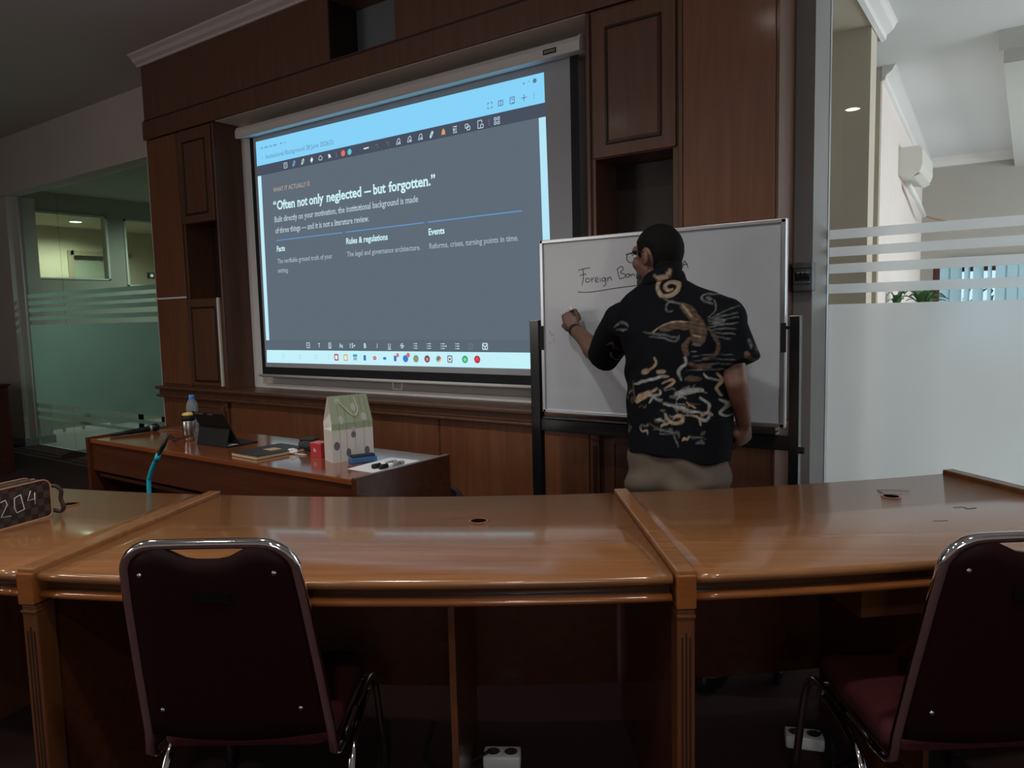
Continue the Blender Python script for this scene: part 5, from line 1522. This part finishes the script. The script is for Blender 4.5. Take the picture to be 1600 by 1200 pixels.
# hem dips towards the right hip
for v in shirt.data.vertices:
    if v.co.z < 1.03:
        k = min(1.0, (1.03 - v.co.z) / 0.09)
        v.co.z -= k * 0.030 * max(0.0, min(1.0, (v.co.x + 0.10) / 0.22)) - k * 0.012 * math.cos((v.co.x - 0.02) * 14)
SHIRT_STROKES = [
    ('A', 0.0115, [(-0.068, 1.611), (-0.039, 1.606), (-0.015, 1.619), (-0.011, 1.636)]),
    ('A', 0.0144, [(-0.011, 1.606), (-0.045, 1.595), (-0.052, 1.568), (-0.034, 1.539), (0.002, 1.536), (0.027, 1.558), (0.02, 1.579), (-0.003, 1.588), (-0.022, 1.574), (-0.013, 1.556), (0.004, 1.558)]),
    ('G', 0.0050, [(-0.048, 1.548), (-0.015, 1.521), (0.037, 1.506), (0.061, 1.485)]),
    ('G', 0.0065, [(0.035, 1.506), (0.011, 1.516), (-0.01, 1.501), (-0.002, 1.478), (0.017, 1.479)]),
    ('T', 0.0317, [(0.047, 1.499), (0.081, 1.473), (0.101, 1.447)]),
    ('T', 0.0504, [(0.101, 1.447), (0.114, 1.408), (0.118, 1.37)]),
    ('A', 0.0086, [(0.047, 1.501), (0.067, 1.479), (0.091, 1.456)]),
    ('T', 0.0288, [(-0.012, 1.412), (0.03, 1.425), (0.077, 1.421)]),
    ('A', 0.0058, [(-0.055, 1.399), (-0.012, 1.427), (0.037, 1.44), (0.077, 1.437)]),
    ('G', 0.0065, [(-0.091, 1.402), (-0.041, 1.395), (0.009, 1.388), (0.05, 1.375)]),
    ('G', 0.0058, [(-0.062, 1.383), (-0.012, 1.381), (0.036, 1.366), (0.047, 1.386)]),
    ('G', 0.0043, [(0.144, 1.443), (0.183, 1.464), (0.233, 1.491)]),
    ('G', 0.0050, [(0.147, 1.436), (0.189, 1.455), (0.237, 1.468)]),
    ('G', 0.0050, [(0.151, 1.427), (0.196, 1.442), (0.239, 1.451)]),
    ('G', 0.0050, [(0.154, 1.417), (0.196, 1.426), (0.239, 1.431)]),
    ('G', 0.0050, [(0.157, 1.406), (0.196, 1.411), (0.239, 1.41)]),
    ('G', 0.0043, [(0.16, 1.395), (0.196, 1.395), (0.236, 1.39)]),
    ('G', 0.0043, [(0.16, 1.385), (0.19, 1.379), (0.222, 1.373)]),
    ('G', 0.0187, [(0.164, 1.433), (0.196, 1.439)]),
    ('G', 0.0079, [(0.18, 1.572), (0.157, 1.569), (0.144, 1.56), (0.16, 1.545), (0.144, 1.538), (0.126, 1.541), (0.114, 1.529), (0.124, 1.511), (0.154, 1.501)]),
    ('G', 0.0043, [(0.154, 1.515), (0.167, 1.493), (0.164, 1.471), (0.144, 1.452)]),
    ('G', 0.0101, [(0.131, 1.525), (0.144, 1.516)]),
    ('A', 0.0159, [(0.056, 1.6), (0.074, 1.588), (0.094, 1.567)]),
    ('A', 0.0101, [(0.081, 1.6), (0.101, 1.587)]),
    ('G', 0.0065, [(0.202, 1.562), (0.221, 1.544)]),
    ('T', 0.0115, [(0.147, 1.414), (0.173, 1.376), (0.183, 1.344), (0.164, 1.312), (0.131, 1.299)]),
    ('T', 0.0187, [(0.087, 1.376), (0.07, 1.35), (0.081, 1.318)]),
    ('G', 0.0050, [(0.098, 1.357), (0.124, 1.35)]),
    ('A', 0.0072, [(0.098, 1.386), (0.124, 1.382)]),
    ('G', 0.0036, [(0.094, 1.331), (0.114, 1.328)]),
    ('G', 0.0029, [(0.097, 1.311), (0.164, 1.319), (0.235, 1.316)]),
    ('G', 0.0029, [(0.104, 1.295), (0.177, 1.301), (0.247, 1.298)]),
    ('G', 0.0029, [(0.111, 1.283), (0.183, 1.284), (0.254, 1.282)]),
    ('T', 0.0144, [(0.091, 1.285), (0.124, 1.273), (0.157, 1.277)]),
    ('G', 0.0043, [(0.077, 1.259), (0.157, 1.264), (0.235, 1.26)]),
    ('B', 0.0101, [(0.074, 1.31), (0.077, 1.288), (0.06, 1.272), (0.05, 1.252), (0.06, 1.229)]),
    ('A', 0.0101, [(-0.04, 1.304), (-0.035, 1.284), (-0.064, 1.257)]),
    ('A', 0.0187, [(-0.064, 1.257), (-0.088, 1.251)]),
    ('A', 0.0159, [(-0.027, 1.253), (-0.002, 1.254)]),
    ('B', 0.0094, [(-0.129, 1.203), (-0.085, 1.215), (-0.027, 1.233), (0.012, 1.238)]),
    ('A', 0.0231, [(-0.118, 1.139), (-0.096, 1.157), (-0.06, 1.172)]),
    ('A', 0.0101, [(-0.06, 1.172), (-0.031, 1.19)]),
    ('T', 0.0086, [(-0.138, 1.213), (-0.132, 1.172), (-0.128, 1.142)]),
    ('B', 0.0086, [(-0.06, 1.135), (-0.045, 1.159), (-0.017, 1.173), (-0.02, 1.187)]),
    ('A', 0.0086, [(0.001, 1.194), (0.034, 1.215), (0.022, 1.225), (-0.013, 1.21)]),
    ('B', 0.0216, [(0.046, 1.173), (0.084, 1.184), (0.131, 1.189)]),
    ('T', 0.0173, [(0.08, 1.23), (0.124, 1.228)]),
    ('B', 0.0115, [(-0.003, 1.134), (0.043, 1.126), (0.087, 1.112), (0.131, 1.105)]),
    ('B', 0.0072, [(0.043, 1.153), (0.056, 1.163), (0.077, 1.158)]),
    ('B', 0.0086, [(0.124, 1.16), (0.154, 1.139), (0.148, 1.103)]),
    ('A', 0.0086, [(0.174, 1.249), (0.187, 1.223), (0.174, 1.191), (0.187, 1.166)]),
    ('B', 0.0072, [(0.138, 1.248), (0.157, 1.229), (0.18, 1.223)]),
    ('A', 0.0115, [(0.216, 1.193), (0.224, 1.161), (0.21, 1.129)]),
    ('T', 0.0086, [(0.241, 1.235), (0.251, 1.2), (0.245, 1.162)]),
    ('B', 0.0072, [(0.18, 1.153), (0.197, 1.134), (0.184, 1.105), (0.197, 1.086)]),
    ('A', 0.0101, [(0.131, 1.092), (0.144, 1.106), (0.164, 1.097)]),
    ('A', 0.0072, [(0.097, 1.096), (0.124, 1.082), (0.131, 1.059)]),
    ('B', 0.0072, [(0.207, 1.109), (0.223, 1.094), (0.21, 1.064)]),
    ('G', 0.0101, [(-0.256, 1.418), (-0.224, 1.437), (-0.187, 1.436), (-0.168, 1.424)]),
    ('G', 0.0086, [(-0.248, 1.407), (-0.21, 1.409), (-0.176, 1.409)]),
    ('T', 0.0072, [(-0.315, 1.348), (-0.28, 1.356), (-0.292, 1.328)]),
    ('G', 0.0072, [(-0.312, 1.313), (-0.316, 1.285), (-0.289, 1.268)]),
    ('T', 0.0058, [(-0.288, 1.349), (-0.268, 1.321)]),
    ('T', 0.0187, [(0.279, 1.323), (0.292, 1.289), (0.316, 1.28)]),
    ('T', 0.0115, [(0.292, 1.373), (0.309, 1.326)]),
    ('G', 0.0058, [(0.278, 1.37), (0.288, 1.339)]),
    ('A', 0.0123, [(0.002, 1.098), (0.016, 1.075), (0.04, 1.063), (0.062, 1.07), (0.067, 1.086), (0.048, 1.093), (0.036, 1.08)]),
    ('G', 0.0092, [(0.116, 0.993), (0.131, 0.999), (0.141, 0.992)]),
    ('B', 0.0092, [(0.127, 1.084), (0.147, 1.077), (0.159, 1.103)]),
    ('G', 0.0046, [(0.028, 1.042), (0.047, 1.0), (0.054, 0.976)]),
    ('G', 0.0038, [(-0.013, 1.021), (0.024, 1.026)]),
    ('G', 0.0046, [(0.211, 1.055), (0.225, 1.021), (0.212, 1.0)]),
]
PAL = {'A': (0.46, 0.35, 0.25), 'B': (0.40, 0.43, 0.42), 'G': (0.21, 0.23, 0.235), 'T': (0.165, 0.118, 0.082)}
BASE = (0.0055, 0.0065, 0.0088)
# small flame curls crowding the lower part of the print, and the mirrored print of the sleeves
_rs = random.Random(21)
for _i in range(46):
    _x, _z = _rs.uniform(-0.19, 0.15), _rs.uniform(1.01, 1.19)
    _dx, _dz = _rs.uniform(-0.05, 0.05), _rs.uniform(-0.022, 0.022)
    _bx, _bz = _rs.uniform(-0.014, 0.014), _rs.uniform(-0.014, 0.014)
    SHIRT_STROKES.append((_rs.choice('ABGTGT'), _rs.uniform(0.003, 0.008), [(_x, _z), (_x + _dx * 0.4 + _bx, _z + _dz * 0.4 + _bz), (_x + _dx * 0.8 - _bx * 0.5, _z + _dz * 0.7), (_x + _dx, _z + _dz + _bz)]))
def paint_shirt(ob):
    me = ob.data
    at = me.color_attributes.new('batik', 'FLOAT_COLOR', 'POINT')
    segs = []
    for c, w_, pts in SHIRT_STROKES:
        q = bez([(a, b, 0) for a, b in pts], 4)
        for k_, (a, b) in enumerate(zip(q[:-1], q[1:])):
            u = (k_ + 0.5) / max(1, len(q) - 1)
            taper = 0.45 + 0.55 * math.sin(PI * min(1, max(0, u))) ** 0.6
            segs.append((a.x, a.y, b.x, b.y, w_ * 0.5 * taper * 1.1, c))
    cell = 0.03
    grid = {}
    for s in segs:
        x0, x1 = min(s[0], s[2]) - s[4] - 0.006, max(s[0], s[2]) + s[4] + 0.006
        z0, z1 = min(s[1], s[3]) - s[4] - 0.006, max(s[1], s[3]) + s[4] + 0.006
        for i in range(int(x0 // cell), int(x1 // cell) + 1):
            for j in range(int(z0 // cell), int(z1 // cell) + 1):
                grid.setdefault((i, j), []).append(s)
    cols = []
    for v in me.vertices:
        p = v.co
        # the cloth print follows the cloth round the sides: unroll by arc length
        r_ = 0.19
        side = 0.0
        x = p.x
        z = p.z
        wx = noise.noise(Vector((p.x * 38, p.z * 38, 1))) * 0.004
        wz = noise.noise(Vector((p.x * 38, p.z * 38, 9))) * 0.004
        col = BASE
        if p.y > 0.06 and abs(p.x) < 0.30:
            x = -p.x                                   # the front carries the mirrored print
        best = None
        for s in grid.get((int((x + wx) // cell), int((z + wz) // cell)), ()):
            ax, az, bx2, bz2, hw, c = s
            dx, dz = bx2 - ax, bz2 - az
            L2 = dx * dx + dz * dz + 1e-12
            t_ = max(0, min(1, ((x + wx - ax) * dx + (z + wz - az) * dz) / L2))
            d = math.hypot(x + wx - ax - dx * t_, z + wz - az - dz * t_) - hw
            if d < 0.0015:
                k = min(1, (0.0015 - d) / 0.003)
                cc = PAL[c]
                # wax-line breakup inside the motif
                br = 0.62 + 0.38 * noise.noise(Vector((p.x * 60, p.z * 60, 4)))
                if c in 'TG':
                    br *= 0.82 + 0.18 * math.sin(p.z * 420 + p.x * 90)
                cand = tuple(BASE[i] + (cc[i] * max(0.1, br) - BASE[i]) * k for i in range(3))
                if best is None or sum(cand) > sum(best):
                    best = cand
        cols += list(best or col) + [1.0]
    at.data.foreach_set('color', cols)
paint_shirt(shirt)
# collar
cl = MB()
rg = []
n = 28
for z, r, rx in ((1.582, 0.078, 1.03), (1.622, 0.070, 1.02), (1.626, 0.072, 1.02), (1.620, 0.078, 1.04), (1.580, 0.090, 1.05), (1.574, 0.088, 1.05)):
    # higher at the nape, dropping towards the open front on the left
    rg.append([Vector((-0.066 + r * rx * math.cos(2 * PI * j / n), -0.003 + r * 0.98 * math.sin(2 * PI * j / n), z - 0.026 * math.sin(2 * PI * j / n) + 0.020 * math.cos(2 * PI * j / n) - 0.012)) for j in range(n)])
cl.rings(rg, closed=True)
me_ = cl.build('collar', SHM, person, True, local=True)
sub = bmesh.new(); sub.from_mesh(me_.data); bmesh.ops.subdivide_edges(sub, edges=sub.edges, cuts=3, use_grid_fill=True); sub.to_mesh(me_.data); sub.free()
paint_shirt(me_)
# wrist watch
wd_ = (WL - EL).normalized()
wc = WL - wd_ * 0.012
u = Vector((0, 0, 1)).cross(wd_).normalized(); v = wd_.cross(u)
wt = loft([(wc - wd_ * 0.011, u * 0.033, v * 0.031), (wc + wd_ * 0.011, u * 0.0325, v * 0.030)], 24).build('watch_strap', BLACK, person, True, local=True)
MB().ball(wc - u * 0.033, 0.012, 0.012, 0.014, 12, 8).build('watch_case', BLACK, wt, True, local=True)

# marker held in the left hand
tip = Vector((-1.806, YB - 0.002, 1.474))
rear = Vector((-1.738, 2.965, 1.500))
mk = thing('held_marker', 'black board marker with white end held in the writing hand', 'marker', tip)
dv = rear - tip
MB().cyl(dv * 0.12, dv * 0.94, 0.0085, n=12).build('barrel', BLACK, mk, True, local=True)
MB().cyl(dv * 0.0, dv * 0.12, 0.002, 0.006, n=10).build('nib', BLACK, mk, True, local=True)
MB().cyl(dv * 0.94, dv, 0.0080, n=12).build('end_plug', WHITE_PL, mk, True, local=True)
# ================================================================== OTHER THINGS
# air conditioner on the office side wall
t = thing('air_conditioner', 'white split air conditioner high on the office side wall', 'air conditioner', (-1.05, 8.2, 2.66))
ACW = plain('ac_white', (0.72, 0.70, 0.64), 0.4)
body_p = [(-1.10, 2.93), (-0.875, 2.93), (-0.845, 2.90), (-0.84, 2.76), (-0.86, 2.70), (-0.93, 2.66), (-1.10, 2.70)]
MB().prism(body_p, 7.8, 8.65, 'y').build('body', ACW, t, bevel=0.006)
MB().hexa([(-0.925, 7.83, 2.664), (-0.868, 7.83, 2.690), (-0.868, 8.62, 2.690), (-0.925, 8.62, 2.664), (-0.915, 7.83, 2.652), (-0.860, 7.83, 2.676), (-0.860, 8.62, 2.676), (-0.915, 8.62, 2.652)]).build('louver', ACW, t)
MB().hexa([(-0.905, 7.82, 2.672), (-0.872, 7.82, 2.690), (-0.872, 8.63, 2.690), (-0.905, 8.63, 2.672), (-0.907, 7.82, 2.669), (-0.874, 7.82, 2.687), (-0.874, 8.63, 2.687), (-0.907, 8.63, 2.669)]).build('outlet_slot', plain('vent_dark', (0.10, 0.10, 0.10), 0.6), t)
tag(MB().tube([(-0.99, 8.15, 2.625), (-0.995, 8.9, 2.56), (-1.01, 9.6, 2.48)], 0.026, 8).build('pipe_sleeve', WHITE_PL, None, True), 'white pipe sleeve sloping under the air conditioner', 'pipe')
tag(MB().tube(bez([(-1.01, 9.6, 2.48), (-0.95, 9.9, 2.47), (-0.80, 10.4, 2.45), (-0.72, 10.6, 2.40)]), 0.010, 6).build('copper_pipe', plain('copper', (0.55, 0.24, 0.14), 0.4, 0.6), None, True), 'thin copper pipe end below the air conditioner', 'pipe')
# potted plant on a tall filing cabinet
t = thing('filing_cabinet', 'pale grey filing cabinet hidden behind the frosted film under the plant', 'cabinet', (-0.80, 7.25, 0))
bx('body', plain('cabinet_grey', (0.55, 0.56, 0.55), 0.5), t, -0.98, -0.58, 7.0, 7.5, 0.0, 1.36, 0.004)
for k in range(4):
    d = bx('drawer', plain('cabinet_grey', (0.55, 0.56, 0.55), 0.5), t, -0.965, -0.595, 6.985, 7.0, 0.04 + k * 0.33, 0.355 + k * 0.33, 0.004)
    bx('handle', ALU, d, -0.84, -0.72, 6.965, 6.985, 0.26 + k * 0.33, 0.275 + k * 0.33, 0.003)
def plant(label, loc, n, seed, spread):
    rnd = random.Random(seed)
    t = thing('potted_plant', label, 'plant', loc, 0, None)
    MB().lathe([(0.05, 0), (0.07, 0.09), (0.075, 0.10), (0.065, 0.10)]).build('pot', plain('terracotta', (0.30, 0.12, 0.07), 0.7), t, True, local=True)
    LF = plain('plant_leaf', (0.05, 0.17, 0.045), 0.45, noise_amt=0.4, noise_scale=14)
    for i in range(n):
        az = 2 * PI * i / n + rnd.uniform(-.3, .3)
        ln, h_ = rnd.uniform(0.6, 1.0) * spread, rnd.uniform(0.06, 0.16)
        e = Vector((math.cos(az), math.sin(az), 0)); s = Vector((-e.y, e.x, 0))
        mid = []
        for k in range(6):
            q = k / 5
            mid.append((e * ln * q + Vector((0, 0, 0.10 + h_ * math.sin(PI * 0.72 * q))), 0.026 * math.sin(PI * min(1, q * 0.93 + 0.06)) + 0.001))
        m = MB()
        top = [c + s * w_ for c, w_ in mid]; cen = [c - Vector((0, 0, 0.006)) for c, w_ in mid]; bot = [c - s * w_ for c, w_ in mid]
        vs = top + cen + bot
        fs = []
        for k in range(5):
            fs += [(k, k + 1, 6 + k + 1, 6 + k), (6 + k, 6 + k + 1, 12 + k + 1, 12 + k)]
        m.add(vs, fs)
        m.build('leaf', LF, t, True, local=True)
    return t
plant('bushy green potted plant on the filing cabinet seen above the frosted film', (-0.75, 7.2, 1.36), 22, 3, 0.21)
plant('small green potted plant beside the bushy plant, close to the pinkish wall', (-0.925, 7.05, 1.36), 12, 5, 0.08)
# office chairs and table behind the left glass
def office_chair(label, loc, rotz):
    t = thing('office_chair', label, 'chair', loc, rotz, 'office chairs behind the frosted glass')
    bk = MB()
    rg = []
    for z, w_, y in ((0.62, 0.19, 0.0), (0.70, 0.22, 0.02), (0.85, 0.22, 0.03), (0.97, 0.19, 0.0), (1.02, 0.12, -0.03)):
        rg.append([Vector((w_ * math.cos(2 * PI * j / 20), y + 0.035 * math.sin(2 * PI * j / 20), z)) for j in range(20)])
    bk.rings(rg).build('backrest', BLACK, t, True, local=True)
    bx('seat', BLACK, t, -0.24, 0.24, -0.48, -0.02, 0.44, 0.51, 0.02, True, True)
    MB().tube([(0, 0.02, 0.70), (0, 0.04, 0.50), (0, -0.15, 0.43)], 0.02, 8).build('back_bar', BLACK, t, True, local=True)
    MB().cyl((0, -0.24, 0.08), (0, -0.24, 0.45), 0.03, n=12).build('column', BLACK, t, True, local=True)
    for k in range(5):
        a = 2 * PI * k / 5
        e = Vector((math.cos(a), math.sin(a), 0))
        lg = MB().tube([Vector((0, -0.24, 0.10)) + e * 0.02, Vector((0, -0.24, 0.075)) + e * 0.29], [0.025, 0.015], 8).build('leg', BLACK, t, True, local=True)
        MB().ball(Vector((0, -0.24, 0.03)) + e * 0.29, 0.03).build('caster', BLACK, lg, True, local=True)
    return t
office_chair('black office chair with oval back standing behind the left frosted glass', (-9.05, 4.52, 0), 2.7)
office_chair('black office chair tucked at the dark table behind the left frosted glass', (-8.35, 4.62, 0), 3.0)
t = thing('corridor_table', 'dark low table behind the left frosted glass', 'table', (-7.5, 4.8, 0))
bx('table_top', BLACK, t, -7.95, -6.4, 4.4, 5.2, 0.50, 0.54, 0.004)
for x_, y_ in ((-7.9, 4.45), (-6.45, 4.45), (-7.9, 5.15), (-6.45, 5.15)):
    bx('leg', BLACK, t, x_ - 0.025, x_ + 0.025, y_ - 0.025, y_ + 0.025, 0, 0.50)
bx('lower_shelf', BLACK, t, -7.9, -6.45, 4.45, 5.15, 0.10, 0.13)
t = thing('wall_plate', 'small black wall plate with two dials beside the partition window', 'wall plate', (-11.04, 6.2, 2.2))
bx('plate', BLACK, t, -11.05, -11.03, 6.10, 6.32, 2.16, 2.25, 0.003)
for y_ in (6.16, 6.25):
    MB().cyl((-11.03, y_, 2.205), (-11.024, y_, 2.205), 0.026, n=14).build('dial', WHITE_PL, t)
# dark cabinet at the far left of the hall
t = thing('low_cabinet', 'dark wood low cabinet in the far left corner of the hall', 'cabinet', (-9.4, 2.9, 0))
bx('body', W_TABLE_DK, t, -10.3, -8.48, 2.72, 3.15, 0.0, 0.88, 0.004)
bx('top', W_TABLE_DK, t, -10.33, -8.45, 2.70, 3.16, 0.88, 0.905, 0.004)
for k in range(3):
    d = bx('door', W_TABLE_DK, t, -10.25 + k * 0.59, -9.70 + k * 0.59, 2.705, 2.72, 0.06, 0.86, 0.003)
    bx('knob', ALU, d, -9.76 + k * 0.59, -9.74 + k * 0.59, 2.685, 2.705, 0.46, 0.50, 0.004)
